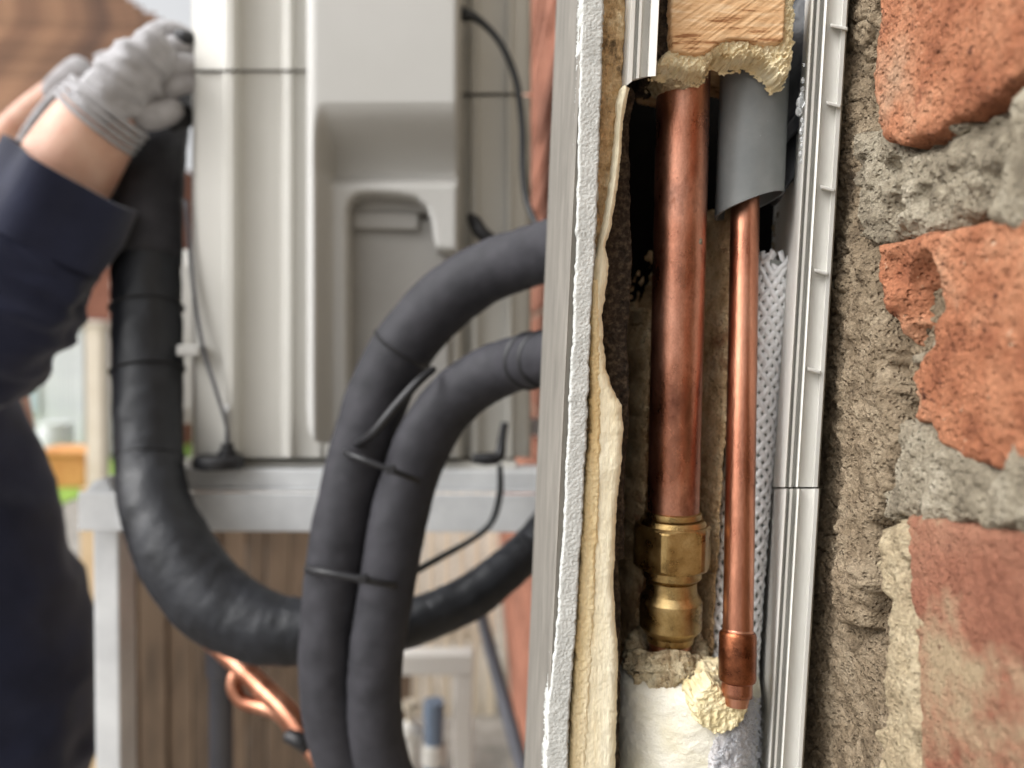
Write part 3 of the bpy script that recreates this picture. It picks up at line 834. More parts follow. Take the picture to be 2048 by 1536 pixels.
# ---------------------------------------------------------------- thick copper pipe and its brass fitting
YP = 0.300
pA, pB = Q(1369, 60, YP), Q(1339, 1312, YP)
def along(y):           # point on the axis of the thick pipe at a row of the picture
    return Q(1369 + (1339 - 1369) * (y - 60) / (1312 - 60), y, YP)
px2m = YP / FPX
cp = thing('copper_pipe', tuple(along(1400)), 'thick copper pipe running down the open trunking into a brass fitting', 'pipe')
C = np.array([along(y) for y in np.linspace(40, 1040, 120)])
V, F = tubeVF(C, 52.3 * px2m, 64, disp=lambda P: 0.00012 * fbm(P, 120, 3, 5))
mesh('pipe_run', V, F, MT['copper'], cp)
lathe('pipe_end', along(1262), along(1330), [(0, 40 * px2m), (0.2, 42 * px2m), (0.4, 43 * px2m), (0.55, 41 * px2m), (0.7, 44 * px2m), (1, 43 * px2m)], MT['copper_clean'], cp, seg=48)
# small lead-coloured fleck and pit on the pipe
fl = Q(1398, 482, YP - 0.0075)
lathe('weld_fleck', fl + np.array([-.0005, 0, -0.0022]), fl + np.array([.0003, 0, 0.0018]), [(0, .0004), (.3, .0015), (.7, .0013), (1, .0003)], MT['mortar_grey'], cp, seg=14)

bf = thing('brass_fitting', tuple(along(1310)), 'brass compression fitting with hex nut at the foot of the thick copper pipe', 'fitting')
def fit(name, rows, mt=MT['brass'], **k):
    y0, y1 = rows[0][0], rows[-1][0]
    return lathe(name, along(y0), along(y1), [((y - y0) / (y1 - y0), r * px2m) for y, r in rows], mt, bf, **k)
fit('compression_ring', [(1021, 53), (1023, 57), (1029, 58), (1033, 58), (1034.5, 54), (1036, 54)], seg=64)
fit('nut_shoulder', [(1035, 56), (1037, 63), (1044, 67), (1052, 69)], seg=64)
# hex nut: hexagonal prism chamfered by a cone at both ends
def hex_nut():
    p0, p1 = along(1046), along(1133)
    T = (p1 - p0); H = np.linalg.norm(T); T /= H
    n = np.array([0, -1.0, 0]); n -= T * n.dot(T); n /= np.linalg.norm(n); b = np.cross(T, n)
    if b[0] < 0: b = -b
    s = 96
    ap = 72.5 * px2m
    V, F = [], []
    rowsf = [0, 0.03, 0.06, 0.09, 0.12, 0.16, 0.5, 0.84, 0.88, 0.91, 0.94, 0.97, 1.0]
    tw = math.radians(-25)
    for f in rowsf:
        e = min(f, 1 - f) * H
        for k in range(s):
            th = 2 * math.pi * k / s
            a = ((th - tw + math.pi / 6 + math.pi / 6) % (math.pi / 3)) - math.pi / 6
            rh = ap / math.cos(a)
            rh = min(rh, ap * 1.108)
            rc = ap * 0.985 + e * 1.25
            r = min(rh, rc)
            V.append(p0 + T * H * f + (n * math.cos(th) + b * math.sin(th)) * r)
    m = len(rowsf)
    for i in range(m - 1):
        for k in range(s):
            q = (k + 1) % s
            F.append((i * s + k, i * s + q, (i + 1) * s + q, (i + 1) * s + k))
    F.append(tuple(range(s))); F.append(tuple(range((m - 1) * s, m * s)))
    o = mesh('hex_nut', V, F, MT['brass'], bf)
    o.data.set_sharp_from_angle(angle=math.radians(14))
hex_nut()
fit('collar', [(1131, 56), (1132, 60), (1150, 60.5), (1153, 58), (1156, 52)], seg=64)
fit('neck', [(1155, 50), (1157, 47), (1160, 51), (1178, 52), (1184, 54)], seg=64)
fit('body', [(1183, 53), (1196, 62.5), (1198, 63.5), (1250, 63.5), (1253, 62), (1268, 49), (1280, 47.5), (1282, 45)], seg=64)

# ---------------------------------------------------------------- thin copper pipe, grey sleeve, braided sleeve
tp = thing('thin_copper_pipe', tuple(Q(1475, 1400, 0.28)), 'thin copper pipe coming out of the grey sleeve beside the thick one', 'pipe')
def thin(y):
    return Q(1490 - 14 * (y - 400) / 850, y, 0.304 - 0.026 * (y - 400) / 870)
C = np.array([thin(y) for y in np.linspace(200, 1392, 140)])
V, F = tubeVF(C, 0.0057, 48, disp=lambda P: 0.00006 * fbm(P, 160, 3, 6))
mesh('pipe_run', V, F, MT['copper_clean'], tp)
def tl(name, rows, m, parent):
    y0, y1 = rows[0][0], rows[-1][0]
    return lathe(name, thin(y0), thin(y1), [((y - y0) / (y1 - y0), r * 0.278 / FPX) for y, r in rows], m, parent, seg=56)
tl('coupler', [(1262, 31), (1263, 34.5), (1266, 36.5), (1270, 37.5), (1355, 38), (1361, 36), (1367, 29), (1369, 27)], MT['copper_burnt'], tp)
tl('pipe_tip', [(1366, 26.5), (1380, 26), (1396, 25), (1412, 22)], MT['copper_clean'], tp)
tl('solder_bead', [(1256, 29.5), (1259, 31.5), (1262, 31.8), (1264, 30)], MT['copper_clean'], tp)

sg = thing('grey_sleeve', tuple(Q(1500, 450, 0.305)), 'grey plastic sleeve cut at a slant around the top of the thin pipe', 'sleeve')
def sleeve():
    seg, rows = 72, 26
    y0c = 90
    top, bot = Q(1510, y0c, 0.303), Q(1497, 412, 0.303)
    R, th_ = 66 * 0.303 / FPX, 0.0009
    V, F = [], []
    ax = (bot - top)
    for layer, rad in enumerate((R, R - th_)):
        for i in range(rows):
            for k in range(seg):
                t = 2 * math.pi * k / seg
                cx, cy = math.cos(t), math.sin(t)          # cx to the right, cy towards the camera
                cut = 1.0 - 0.070 * cx - 0.03 * cy
                f = i / (rows - 1) * cut
                p = top + ax * f + np.array([rad * cx * (1 + 0.02 * math.sin(3 * t)), -rad * cy, 0])
                V.append(p)
    for layer in (0, 1):
        o = layer * rows * seg
        for i in range(rows - 1):
            for k in range(seg):
                q = (k + 1) % seg
                F.append((o + i * seg + k, o + i * seg + q, o + (i + 1) * seg + q, o + (i + 1) * seg + k))
    o = rows * seg
    for k in range(seg):
        q = (k + 1) % seg
        F.append(((rows - 1) * seg + k, (rows - 1) * seg + q, o + (rows - 1) * seg + q, o + (rows - 1) * seg + k))
    ob = mesh('sleeve_tube', V, F, MT['sleeve'], sg)
    ob.data.set_sharp_from_angle(angle=math.radians(45))
sleeve()

br = thing('braided_sleeve', tuple(Q(1470, 1350, 0.315)), 'white braided plastic sleeve with a frayed top behind the thin copper pipe', 'sleeve')
bp = [(1549, 512, 0.3150, 28), (1540, 560, 0.3155, 38), (1528, 640, 0.316, 42), (1514, 780, 0.316, 44), (1497, 930, 0.315, 48), (1482, 1080, 0.313, 51), (1470, 1220, 0.311, 53), (1462, 1330, 0.309, 54), (1458, 1420, 0.309, 54)]
Cb = catmull([list(Q(a, b, Y)) + [r * Y / FPX] for a, b, Y, r in bp], 24)
Cc, Rc = Cb[:, :3], Cb[:, 3]
V, F = tubeVF(Cc[6:], Rc[6:] * 0.93, 40)
mesh('sleeve_core', V, F, MT['braid_core'], br)
Tn, Nn, Bn = frames(Cc)
arc = np.concatenate([[0], np.cumsum(np.linalg.norm(np.diff(Cc, axis=0), axis=1))])
NS, PITCH_B = 12, 0.070
for s in (-1, 1):
    for i in range(NS):
        ns = 110
        L_ = np.linspace(0.0, arc[-1], ns)
        cen = np.stack([np.interp(L_, arc, Cc[:, j]) for j in range(3)], 1)
        nn = np.stack([np.interp(L_, arc, Nn[:, j]) for j in range(3)], 1)
        bb = np.stack([np.interp(L_, arc, Bn[:, j]) for j in range(3)], 1)
        tt = np.stack([np.interp(L_, arc, Tn[:, j]) for j in range(3)], 1)
        rr = np.interp(L_, arc, Rc)
        th = 2 * math.pi * i / NS + s * 2 * math.pi * L_ / PITCH_B
        und = s * np.cos(NS * 2 * math.pi * L_ / PITCH_B * 1.0 + (math.pi * i))
        rad = nn * np.cos(th)[:, None] + bb * np.sin(th)[:, None]
        tang = -nn * np.sin(th)[:, None] + bb * np.cos(th)[:, None]
        k = s * 2 * math.pi * rr / PITCH_B
        dirv = tt + tang * k[:, None]
        dirv /= np.linalg.norm(dirv, axis=1)[:, None]
        wd = np.cross(rad, dirv)
        hw = 0.00124
        rad_r = rr + 0.00042 * und
        fray = np.clip((0.010 - L_) / 0.010, 0, 1)
        jit = fray[:, None] * (tang * random.uniform(-.004, .004) + rad * random.uniform(-0.002, .003) + tt * random.uniform(-.002, .002))
        V = []
        for w_, lift in ((-1, -0.00045), (-0.55, 0.00005), (0, 0.00028), (0.55, 0.00005), (1, -0.00045)):
            V.append(cen + rad * (rad_r + lift)[:, None] + wd * (w_ * hw) + jit)
        V = np.concatenate(V)
        F = [(a * ns + j, a * ns + j + 1, (a + 1) * ns + j + 1, (a + 1) * ns + j) for a in range(4) for j in range(ns - 1)]
        mesh('strand', V, np.array(F), MT['strand'], br)

# ---------------------------------------------------------------- foam plug at the bottom
fp = thing('foam_plug', tuple(Q(1370, 1700, 0.30)), 'frosted cream foam plug at the bottom of the trunking below the fitting', 'insulation')
def foam_body():
    rows, seg = 190, 220
    ys = np.linspace(1318, 1720, rows)
    V = []
    th = np.linspace(0, 2 * math.pi, seg, endpoint=False)
    for y in ys:
        top = np.clip((y - 1318) / 42, 0, 1)
        rx = 143 * (0.60 + 0.40 * math.sqrt(max(0, 1 - (1 - top) ** 2)))
        cx = 1377 - (y - 1340) * 0.035
        c = Q(cx, y, 0.306)
        R = rx * 0.306 / FPX
        V.append(np.stack([c[0] + R * np.cos(th), c[1] - R * 0.92 * np.sin(th), np.full(seg, c[2])], 1))
    V = np.concatenate(V)
    c0 = np.array([Q(1375, 1500, 0.306)[0], 0.306, 0])
    d = V - c0; d[:, 2] = 0; d /= np.linalg.norm(d, axis=1)[:, None] + 1e-9
    h = 0.0008 * fbm(V, 55, 3, 4) + 0.0005 * fbm(V, 500, 4, 8, 0.6)
    V = V + d * h[:, None]
    i = np.arange(rows - 1)[:, None] * seg; j = np.arange(seg)[None]; k = (j + 1) % seg
    F = np.stack([i + j, i + k, i + seg + k, i + seg + j], -1).reshape(-1, 4)
    o = mesh('foam_body', V, F, MT['foam_white'], fp)
    return V
fbV = foam_body()
# rough dirty collar round the pipe
def lump(name, cx, y0, y1, rx, Y, m, parent, amp, sc, seed, seg=120, rows=60, ry=1.0, hollow=0.0):
    c0, c1 = Q(cx, y0, Y), Q(cx - (y1 - y0) * .03, y1, Y)
    V = []
    th = np.linspace(0, 2 * math.pi, seg, endpoint=False)
    R = rx * Y / FPX
    for a in np.linspace(0, math.pi, rows):
        f = (1 - math.cos(a)) / 2
        r = R * (math.sin(a) ** 0.45)
        c = c0 + (c1 - c0) * f
        V.append(np.stack([c[0] + r * np.cos(th), c[1] - r * ry * np.sin(th), np.full(seg, c[2])], 1))
    V = np.concatenate(V)
    cc = (c0 + c1) / 2
    d = V - cc; d /= np.linalg.norm(d, axis=1)[:, None] + 1e-9
    V = V + d * (amp * fbm(V, sc, 5, seed, 0.6))[:, None]
    i = np.arange(rows - 1)[:, None] * seg; j = np.arange(seg)[None]; k = (j + 1) % seg
    F = np.stack([i + j, i + k, i + seg + k, i + seg + j], -1).reshape(-1, 4)
    return mesh(name, V, F, m, parent)
# collar: a ring with a hollow where the pipe goes in
def ring_collar():
    seg, rows = 160, 48
    th = np.linspace(0, 2 * math.pi, seg, endpoint=False)
    V = []
    for a in np.linspace(0, 2 * math.pi, rows, endpoint=False):
        rr = 66 + 22 * math.cos(a)
        yy = 1318 - 42 * math.sin(a)
        wob = 8 * np.sin(th * 2 + 1.2) + 6 * np.sin(th * 3)
        R = rr * 0.300 / FPX
        c = Q(1336, yy, 0.302)
        front = np.sin(th)
        z = c[2] + (-wob * (1 if math.sin(a) > 0 else 0.2) - 12 * front * (math.sin(a) > 0)) * 0.3 / FPX
        V.append(np.stack([c[0] + R * np.cos(th), c[1] - R * np.sin(th), np.broadcast_to(z, (seg,))], 1))
    V = np.concatenate(V)
    cc = Q(1336, 1318, 0.302)
    d = V - cc; d /= np.linalg.norm(d, axis=1)[:, None] + 1e-9
    V = V + d * (0.0036 * fbm(V, 330, 5, 61, 0.65))[:, None]
    i = np.arange(rows)[:, None] * seg; j = np.arange(seg)[None]; k = (j + 1) % seg
    i2 = ((np.arange(rows) + 1) % rows)[:, None] * seg
    F = np.stack([i + j, i + k, i2 + k, i2 + j], -1).reshape(-1, 4)
    return mesh('dirty_collar', V, F, MT['foam_dirty'], fp)
ring_collar()
lump('foam_shoulder', 1420, 1320, 1475, 56, 0.290, MT['foam_yellow'], fp, 0.004, 330, 71, ry=0.7)
relief('foam_flake', [(1393, 1392), (1408, 1376), (1424, 1368), (1438, 1376), (1446, 1392), (1456, 1404), (1478, 1402), (1492, 1398), (1500, 1408), (1496, 1432), (1480, 1452), (1462, 1464), (1440, 1472), (1418, 1464), (1398, 1450), (1388, 1425), (1386, 1400)],
       0.2735, MT['foam_flake'], fp, res=1.3, thick=0.010, r=0.0018, rag=7, ragscale=0.13, rough=0.0011, rscale=700, oct=5, seed=91)
# frost: the right side of the plug, a lilac-grey lump furred with needles
relief('frost_lump', [(1500, 1388), (1516, 1384), (1520, 1440), (1518, 1500), (1512, 1700), (1400, 1700), (1415, 1560), (1428, 1500), (1446, 1470), (1470, 1452), (1492, 1430)],
       lambda a, b: 0.2755 + np.clip((np.asarray(a, float) - 1470) / 50, 0, 1) ** 2 * 0.012, MT['foam_frost'], fp, res=1.4, thick=0.03, r=0.006, rag=6, ragscale=0.05, rough=0.0022, rscale=300, oct=5, seed=92)
def frost():
    V, F = [], []
    rng = np.random.RandomState(3)
    for _ in range(4200):
        y = rng.uniform(1395, 1620); x = rng.uniform(1420, 1521)
        if x < 1446 + (1490 - y) * 0.45 and rng.rand() < 0.85:
            continue
        Y = 0.2755 + max(0, (x - 1470) / 50) ** 2 * 0.012 - 0.0002 + rng.uniform(0, 0.0012)
        c = Q(x, y, Y)
        d = rng.normal(size=3); d[1] = -abs(d[1]) * 0.7; d /= np.linalg.norm(d)
        l = rng.uniform(0.0008, 0.0028)
        w = np.cross(d, rng.normal(size=3)); w /= np.linalg.norm(w); u = np.cross(d, w)
        b = len(V); t = 0.00017
        V += [c + w * t, c - w * t * .5 + u * t, c - w * t * .5 - u * t, c + d * l]
        F += [(b, b + 1, b + 3), (b + 1, b + 2, b + 3), (b + 2, b, b + 3)]
    o = mesh('frost_needles', V, np.array(F), MT['frost'], fp, smooth=False)
    o["kind"] = "stuff"
frost()

# ================================================================== THE OUTDOOR UNIT
YU = 0.66
ub = Q(700, 915, YU)
unit = thing('outdoor_unit', (ub[0], 1.0, ub[2]), 'off-white outdoor heat pump unit seen from its side, on a steel rail', 'heat pump')
def uprof(rows, d=0.0):
    return [(a, a, Y + d) for a, Y in rows]
left = [(384, .72), (386, .672), (391, .663), (398, .660), (444, .659), (449, .655), (453, .651), (466, .651), (471, .655), (476, .664), (482, .668), (561, .669), (567, .662), (572, .660), (581, .660), (585, .663), (590, .669), (640, .669), (640, .72)]
prism('side_panel', uprof(left), 145, 915, MT['unit'], unit)
prism('side_panel', uprof(left, -0.003), -560, 139, MT['unit'], unit)
prism('side_seam', uprof([(390, .672), (640, .672), (640, .71), (390, .71)]), 136, 148, MT['unit_inner'], unit, smooth=False)
# rear part of the side, behind the cover
rear = [(640, .672), (915, .672), (921, .676), (923, .70), (938, .702), (941, .692), (946, .690), (955, .690), (958, .702), (1012, .704), (1016, .696), (1022, .696), (1025, .708), (1052, .710), (1060, .716), (1062, .735), (1062, .78), (640, .78)]
prism('rear_panel', uprof(rear), 193, 915, MT['unit'], unit)
prism('rear_panel', uprof(rear, -0.002), -560, 186, MT['unit'], unit)
# the casing runs on behind
a, b = Q(392, 914, 0.70), Q(1056, -560, 0.70)
box('casing', (a[0] + 0.002, 0.722, a[2] + 0.001), (b[0] - 0.003, 1.50, b[2] - 0.002), MT['unit'], unit, bevel=0.01)
box('base_pan', (a[0] - 0.002, 0.68, a[2] - 0.012), (b[0], 1.51, a[2] - 0.0005), MT['unit'], unit, bevel=0.003)
# front fan guard bulging to the left
g0 = Q(207, 900, 0.86)
fg = box('fan_guard', (g0[0], 0.86, ub[2] + 0.005), (a[0] + 0.01, 1.40, ub[2] + 0.205), MT['unit'], unit, bevel=0.02)
for k, rr in enumerate((0.095, 0.07, 0.045)):
    pts = [(g0[0] - 0.008, 1.13 + rr * math.cos(t), ub[2] + 0.105 + rr * math.sin(t)) for t in np.linspace(0, 2 * math.pi, 40)]
    tube('guard_ring', pts, 0.003, MT['cable'], fg, seg=8, n=1, cap=False)
# screws
for (x, y, Y) in [(540, 66, .665), (545, 846, .668)]:
    c = Q(x, y, Y)
    lathe('screw', c + np.array([0, .002, 0]), c + np.array([0, -.004, 0]), [(0, .0062), (.5, .0062), (.8, .0048), (1, .0025)], MT['unit_cover'], unit, seg=20)
# service cover: hood with a hand recess and an arched pipe opening
cov_out = [(607, -430), (919, -430), (917, 100), (915, 495), (884, 494), (868, 488), (862, 462), (858, 430), (848, 402), (826, 384), (790, 377), (730, 373), (706, 376), (690, 388), (684, 410), (684, 600), (685, 820), (690, 848), (702, 862), (716, 878),
           (718, 893), (690, 897), (640, 893), (624, 882), (612, 862), (608, 820)]
def cov_h(a, b):
    ss = lambda t: t * t * (3 - 2 * t)
    edge = ss(np.clip((a - 626) / 30, 0, 1))
    u = np.clip((b - 204) / 122, 0, 1)
    slope = (u - 0.10 * np.sin(2 * math.pi * u)) * 0.044
    out = ss(np.clip((b - 318) / 46, 0, 1)) * 0.020
    return (-slope + out) * edge - 0.006 * np.clip((636 - a) / 30, 0, 1) ** 2
relief('service_cover', cov_out, 0.612, MT['unit_cover'], unit, res=2.2, thick=0.058, r=0.005, rag=0, hfun=cov_h, steep=30)
# inside of the cover: back plate, ledge with a screw, side cheeks
pxbox('cover_back', 676, 440, 900, 905, 0.662, 0.671, MT['unit_inner'], unit)
pxbox('cover_ledge', 700, 424, 838, 458, 0.654, 0.6605, MT['unit_inner'], unit, bevel=0.003)
pxbox('cover_ceiling', 690, 366, 866, 422, 0.657, 0.661, MT['unit_inner'], unit)
c = Q(750, 443, 0.653)
lathe('screw', c + np.array([0, .002, 0]), c + np.array([0, -.005, 0]), [(0, .0052), (.5, .0052), (.8, .004), (1, .002)], MT['steel'], unit, seg=20)
# black rubber foot and adjusting bolt
ft = unit
c = Q(438, 934, .65)
lathe('rubber_foot', c, c + np.array([0, 0, 0.010]), [(0, .0205), (.3, .0212), (.8, .0205), (1, .0185)], MT['tie'], ft, seg=40)
c = Q(455, 915, .648)
lathe('bolt_nut', c, c + np.array([0, 0, .012]), [(0, .0075), (.5, .0075), (.5, .0055), (1, .005)], MT['tie'], ft, seg=16)
tube('bolt', [c + np.array([0, 0, .010]), c + np.array([0, 0, 0.03]), c + np.array([0.0, 0, .045])], 0.0022, MT['steel'], ft, seg=12, n=2)
pxbox('pipe_clip', 352, 690, 398, 712, .645, .668, MT['unit_cover'], unit)
# ---------------------------------------------------------------- rail and legs carrying the unit
st = thing('support_stand', tuple(np.array([Q(600, 1000, .68)[0], .68, 0.0])), 'galvanised steel stand whose rail carries the outdoor unit', 'stand')
ra, rb_ = Q(160, 1068, .655), Q(1030, 985, .655)
zt = Q(600, 940, .66)[2]; zm = Q(600, 986, .655)[2]; zb = Q(600, 1062, .655)[2]
box('rail_web', (ra[0], .652, zb), (0.008, .656, zm), MT['galv'], st, bevel=0.001)
box('rail_flange', (Q(352, 940, .66)[0], .6565, zm + .0008), (0.008, .700, zm + .0035), MT['galv'], st, bevel=0.001)
box('rail_upstand', (Q(356, 940, .66)[0], .660, zm + .004), (0.008, .664, zt), MT['galv'], st, bevel=0.001)
box('rail_upper_flange', (Q(356, 940, .66)[0], .6645, zt - .003), (0.008, .700, zt), MT['galv'], st, bevel=0.001)
# gusset on the rail's outer end
V = [Q(188, 962, .66), Q(212, 958, .66), Q(250, 1012, .66), Q(240, 1022, .655), Q(165, 990, .652), Q(165, 1000, .652)]
V2 = [v + np.array([0, .03, 0]) for v in V]
mesh('gusset', V + V2, [(0, 1, 2, 3, 5, 4), (6, 7, 8, 9, 11, 10), (0, 1, 7, 6), (1, 2, 8, 7), (2, 3, 9, 8), (3, 5, 11, 9), (5, 4, 10, 11), (4, 0, 6, 10)], MT['galv'], st, smooth=False)
l0, l1 = Q(208, 1300, .69), Q(258, 1300, .69)
box('leg', (l0[0], .672, 0.0), (l1[0], .705, zb + .012), MT['galv'], st, bevel=0.002)
rl = Q(700, 1300, 1.42)
box('leg', (rl[0] - .016, 1.40, 0.0), (rl[0] + .016, 1.435, zb - .001), MT['galv'], st, bevel=0.002)
box('rear_rail', (ra[0], 1.385, zb), (0.008, 1.39, zm), MT['galv'], st, bevel=0.001)
box('leg_foot', (l0[0] - .03, .66, 0.0), (l1[0] + .03, .72, 0.01), MT['galv'], st, bevel=0.002)

# ================================================================== HOSES AND CABLES
def hose(name, pts, m, label, cat, ties=(), seg=36, tie_w=5, disp=None, tapes=()):
    base = Q(pts[-1][0], pts[-1][1], pts[-1][2])
    t = thing(name, tuple(base), label, cat)
    pxtube('hose_cover', pts, m, t, seg=seg, n=14, disp=disp)
    C = catmull([list(Q(a, b, Y)) + [r * Y / FPX] for a, b, Y, r in pts], 40)
    T, N, B = frames(C[:, :3])
    def at(f):
        i = min(len(C) - 2, max(1, int(f * (len(C) - 1))))
        return C[i, :3], T[i], C[i, 3]
    for f, tilt, grow in ties:
        c, d, r = at(f)
        d = d + np.array([tilt * 0.5, 0, tilt]); d = d / np.linalg.norm(d)
        w = tie_w * 0.5 / FPX
        lathe('cable_tie', c - d * w, c + d * w, [(0, r * .96), (0.1, r * grow), (0.5, r * grow + .0012), (0.9, r * grow), (1, r * .96)], MT['tie'], t, seg=36)
    for f0, f1, mm in tapes:
        i0, i1 = int(f0 * (len(C) - 1)), int(f1 * (len(C) - 1))
        k = np.arange(i0, i1 + 1, 3)
        P = C[k]
        wr = 1.035 + 0.012 * np.sin(np.arange(len(k)) * 0.9)
        V, F = tubeVF(P[:, :3], P[:, 3] * wr, seg)
        mesh('tape_wrap', V, F, mm, t)
    return t, at

YH = 0.50
hA = [(1190, 480, .40, 62), (1110, 497, .44, 60), (1040, 520, .47, 60), (960, 552, .49, 61), (880, 610, .50, 62), (810, 690, .505, 62), (762, 780, .507, 62), (728, 880, .507, 61), (702, 980, .505, 60), (680, 1080, .503, 60), (664, 1200, .50, 58), (656, 1320, .498, 58), (668, 1440, .496, 60), (706, 1560, .494, 60), (770, 1680, .492, 60)]
t1, at1 = hose('insulated_hose', hA, MT['hose'], 'thicker black insulated hose, the upper of the pair arching into the trunking', 'hose',
               ties=[(0.365, 0.15, 1.02)], disp=lambda P: 0.0008 * fbm(P, 36, 3, 5) + 0.0005 * fbm(P, 110, 3, 15, 0.5, True))
hB = [(1160, 700, .40, 50), (1090, 717, .43, 52), (1030, 728, .46, 54), (960, 758, .475, 56), (895, 812, .485, 57), (845, 890, .488, 57), (812, 980, .488, 57), (790, 1080, .486, 56), (770, 1200, .484, 55), (752, 1320, .482, 54), (750, 1430, .482, 54), (768, 1540, .482, 55), (820, 1660, .482, 56)]
t2, at2 = hose('insulated_hose', hB, MT['hose'], 'black insulated hose, the lower of the pair arching into the trunking', 'hose',
               ties=[(0.125, 0.1, 1.05), (0.09, 0.1, 1.04)], disp=lambda P: 0.0008 * fbm(P, 36, 3, 6) + 0.0005 * fbm(P, 110, 3, 16, 0.5, True))
# ties that bind the pair
def pair_tie(name, L, Rr, label, w=6, Y=0.487):
    (xa, ya), (xb, yb) = L, Rr
    pts = []
    m = 26
    for k in range(m):
        t = 2 * math.pi * k / m
        u = math.cos(t); v = math.sin(t)
        x = (xa + xb) / 2 + (xb - xa) / 2 * np.sign(u) * abs(u) ** 0.6
        y = (ya + yb) / 2 + (yb - ya) / 2 * np.sign(u) * abs(u) ** 0.6
        pts.append(Q(x, y, Y + 0.004 - 0.036 * np.sign(v) * abs(v) ** 0.6))
    pts.append(pts[0])
    o = tube(name, pts, w * 0.5 / FPX, MT['tie'], None, seg=10, n=4)
    tag(o, label, 'cable tie')
    a = Q(xa + 0.62 * (xb - xa), ya + 0.62 * (yb - ya), Y - 0.034)
    box('tie_head', a + np.array([-.0028, -.0028, -.0022]), a + np.array([.0028, .0018, .0032]), MT['tie'], o, bevel=0.0006)
pair_tie('cable_tie', (690, 905), (838, 962), 'black cable tie binding the hose pair just below the unit', w=6)
pair_tie('cable_tie', (614, 1138), (795, 1172), 'black cable tie binding the hose pair lower down, level with the rail underside', w=7)
# strap crossing from the hook of the cover to between the hoses
o = pxtube('binding_strap', [(712, 890, .49, 8), (745, 868, .462, 9), (790, 815, .458, 10), (835, 765, .460, 9), (868, 738, .47, 7)], MT['tie'], None, seg=12, n=8)
tag(o, 'black binding strap running diagonally between the two arching hoses', 'strap')
# big hose at the left
hC = [(345, 120, .80, 48), (325, 200, .765, 52), (308, 290, .735, 57), (298, 400, .71, 60), (294, 520, .69, 62), (294, 660, .67, 63), (297, 800, .652, 63), (300, 920, .632, 62), (312, 1010, .612, 66), (355, 1110, .595, 76), (425, 1200, .582, 78), (515, 1252, .572, 72), (620, 1262, .567, 62), (730, 1256, .565, 52), (830, 1242, .568, 46), (930, 1200, .575, 44), (1000, 1150, .585, 42), (1050, 1105, .60, 40), (1100, 1050, .62, 40)]
t3, at3 = hose('taped_hose', hC, MT['tape'], 'thick black hose bundle wrapped in shiny tape hanging down at the left of the unit', 'hose', ties=[(0.262, 0.05, 1.05), (0.31, 0.05, 1.06), (0.385, -0.25, 1.015)],
               disp=lambda P: 0.0014 * fbm(P, 45, 3, 8) + 0.0009 * fbm(P * np.array([3.0, 1, 1]), 60, 3, 9, 0.5, True), tie_w=3, tapes=[(0.03, 0.225, MT['hose']), (0.75, 0.95, MT['tape'])])
# cables
o = pxtube('black_cable', [(905, 12, .69, 12), (925, 28, .66, 13), (955, 38, .655, 8), (1000, 85, .65, 7), (1032, 160, .65, 7), (1044, 250, .65, 7), (1046, 340, .645, 7), (1056, 410, .64, 7), (1085, 470, .62, 7), (1130, 510, .58, 7)], MT['cable'], None, seg=12, n=8)
tag(o, 'black cable arcing down from the upper back of the unit', 'cable')
o = pxtube('rubber_plug', [(940, 432, .67, 8), (950, 445, .665, 14), (962, 465, .66, 15), (985, 478, .66, 11), (1000, 475, .665, 6)], MT['tie'], None, seg=14, n=6)
tag(o, 'small black rubber plug above the upper arching hose', 'plug')
o = pxtube('drain_elbow', [(1010, 845, .63, 8), (1004, 880, .63, 9), (998, 912, .628, 12), (975, 918, .626, 13), (945, 916, .626, 10)], MT['tie'], None, seg=14, n=6)
tag(o, 'black plastic lever under the back corner of the unit', 'lever')
o = pxtube('black_cable', [(1000, 930, .60, 6), (1000, 985, .60, 7), (985, 1040, .60, 7), (950, 1075, .59, 6), (880, 1115, .57, 7), (800, 1160, .54, 7), (740, 1195, .54, 7)], MT['cable'], None, seg=12, n=8)
tag(o, 'black cable dropping from the rail and passing behind the hose pair', 'cable')
o = pxtube('grey_wire', [(372, 400, .66, 4), (385, 560, .655, 4), (405, 690, .65, 4), (432, 780, .645, 4), (452, 850, .645, 3), (455, 900, .648, 3)], MT['darkpipe'], None, seg=8, n=8)
tag(o, 'thin grey wire hanging along the front corner of the unit to its foot', 'wire')
# copper pair below
o = pxtube('copper_line', [(330, 1180, .70, 14), (398, 1262, .66, 17), (455, 1310, .64, 19), (520, 1370, .62, 21), (575, 1425, .60, 21), (620, 1490, .585, 21), (670, 1560, .57, 21), (720, 1650, .56, 21)], MT['copper_clean'], None, seg=20, n=8)
tag(o, 'bare copper line slanting down under the taped hose', 'pipe')
o = pxtube('copper_branch', [(505, 1330, .640, 13), (475, 1345, .632, 15), (468, 1375, .628, 15), (488, 1404, .624, 15), (530, 1416, .618, 15), (562, 1432, .606, 14), (590, 1470, .604, 12)], MT['copper_clean'], None, seg=16, n=8)
tag(o, 'short looped copper branch beneath the slanting copper line', 'pipe')
o = pxtube('pipe_clip', [(575, 1470, .585, 14), (600, 1482, .580, 16), (622, 1500, .582, 14)], MT['tie'], None, seg=12, n=6)
tag(o, 'black clip on the copper line near the bottom edge', 'clip')

